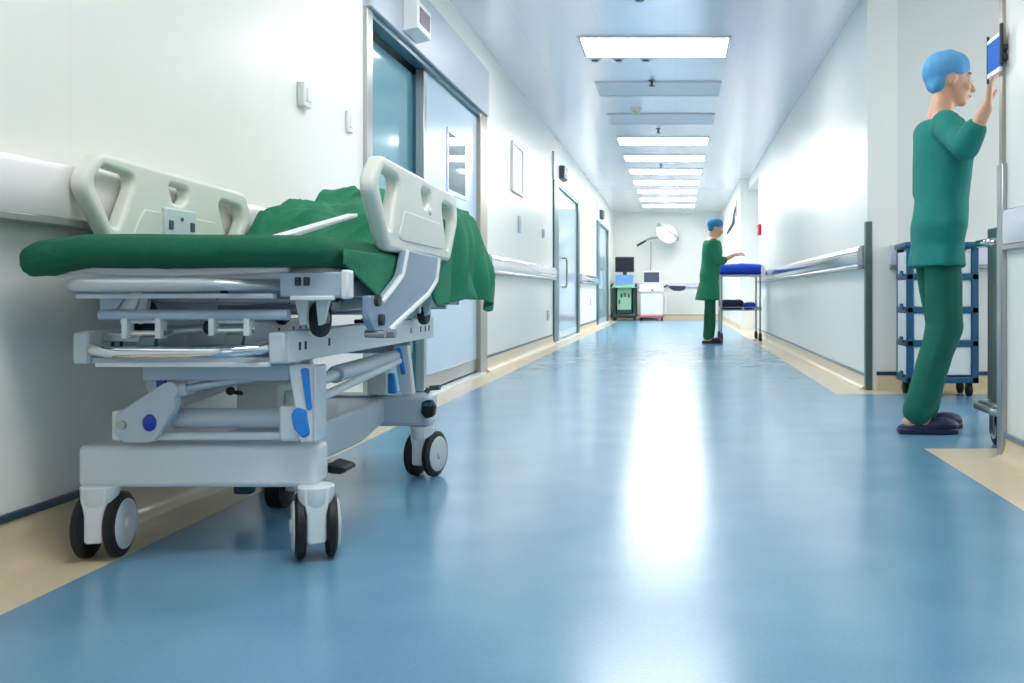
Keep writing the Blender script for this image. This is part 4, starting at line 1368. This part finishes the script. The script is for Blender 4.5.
AX, AY = -.59, 22.35
a = thing('white_trolley', (AX, AY, 0), 'white medical machine with grey screen and pink skirt by the far wall', 'medical machine')
put('body', MB().box(AX - .27, AX + .27, AY - .28, AY + .28, .10, .66), 'machine_white', a, .015)
put('drawer', MB().box(AX - .255, AX + .255, AY - .295, AY - .27, .14, .62), 'machine_white', a, .008)
put('skirt', MB().box(AX - .31, AX + .31, AY - .31, AY + .31, .075, .125), 'pink', a, .01)
put('top_unit', MB().prism(round_poly([(AX - .31, .68), (AX + .31, .68), (AX + .28, .86), (AX - .28, .86)], .03), 'y', AY - .32, AY + .3), 'machine_white', a, .02)
put('knob', MB().cyl((AX + .02, AY - .33, .73), (AX + .02, AY - .31, .73), .025, 14), 'dark', a)
for x in (AX - .25, AX + .25):
    for y in (AY - .25, AY + .25):
        put('wheel', MB().rings([((x + q, y, .04), (0, r_, 0), (0, 0, r_)) for q, r_ in ((-.02, .03), (-.015, .04), (.015, .04), (.02, .03))], 16), 'black', a)
m_ = put('monitor', MB().box(AX - .21, AX + .21, AY - .12, AY - .07, .89, 1.19), 'machine_white', a, .012)
put('screen', MB().box(AX - .185, AX + .185, AY - .126, AY - .115, .92, 1.165), 'screen_grey', m_)
put('monitor_foot', MB().cyl((AX, AY - .06, .85), (AX, AY - .06, .95), .04, 12), 'machine_white', a)
put('side_handle', MB().tube(arc([(AX + .27, AY - .2, .60), (AX + .345, AY - .2, .58), (AX + .335, AY - .2, .22), (AX + .27, AY - .2, .20)], .04), .018, 10), 'machine_white', a)
arm = put('tray_arm', MB().tube([(AX + .27, AY - .1, .80), (AX + .40, AY - .1, .85)], .02, 10), 'dark', a)
put('side_tray', MB().prism(round_poly([(AX + .36, .84), (AX + .84, .83), (AX + .80, .74), (AX + .70, .71), (AX + .52, .72)], .03), 'y', AY - .25, AY + .1), 'purple_dark', a, .015)

LX, LY = -.62, 22.85
a = thing('examination_lamp', (LX, LY, 0), 'tall standing surgical lamp with white round head behind the white machine', 'lamp')
put('base', MB().rings([((LX, LY, 0), (.24, 0, 0), (0, .24, 0)), ((LX, LY, .05), (.23, 0, 0), (0, .23, 0)), ((LX, LY, .08), (.06, 0, 0), (0, .06, 0))], 24), 'machine_white', a)
put('pole', MB().cyl((LX, LY, .06), (LX, LY, 1.95), .016, 12), 'steel', a)
put('arm', MB().tube([(LX - .30, LY - .02, 1.86), (LX - .10, LY, 1.98), (LX + .02, LY, 2.03), (LX + .22, LY - .06, 2.03)], [.022, .030, .035, .022], 10), 'steel', a)
put('counterweight', MB().cap((LX - .33, LY - .02, 1.845), (LX - .14, LY - .01, 1.955), .03, .026), 'dark', a)
R_ = Matrix.Rotation(.62, 3, 'Y') @ Matrix.Rotation(.95, 3, 'X')
hd = MB()
cc = Vector((LX + .40, LY - .14, 2.14))
U, V, N_ = R_ @ Vector((1, 0, 0)), R_ @ Vector((0, 1, 0)), R_ @ Vector((0, 0, 1))
hd.rings([(cc + N_ * h_, U * r_, V * r_) for h_, r_ in ((.10, .07), (.09, .18), (.05, .26), (0, .29), (-.03, .28), (-.035, .25))], 28)
h_ = put('lamp_head', hd, 'machine_white', a)
put('lens', MB().rings([(cc - N_ * .030, U * .24, V * .24), (cc - N_ * .045, U * .22, V * .22)], 24), 'panel_blue', h_)
put('grip', MB().cap(cc - N_ * .04, cc - N_ * .16, .03, .02), 'header', h_)
put('yoke', MB().tube([cc + U * .30, cc + U * .32 + N_ * .1, cc + N_ * .16, cc - U * .32 + N_ * .1, cc - U * .30], .018, 8), 'steel', h_)
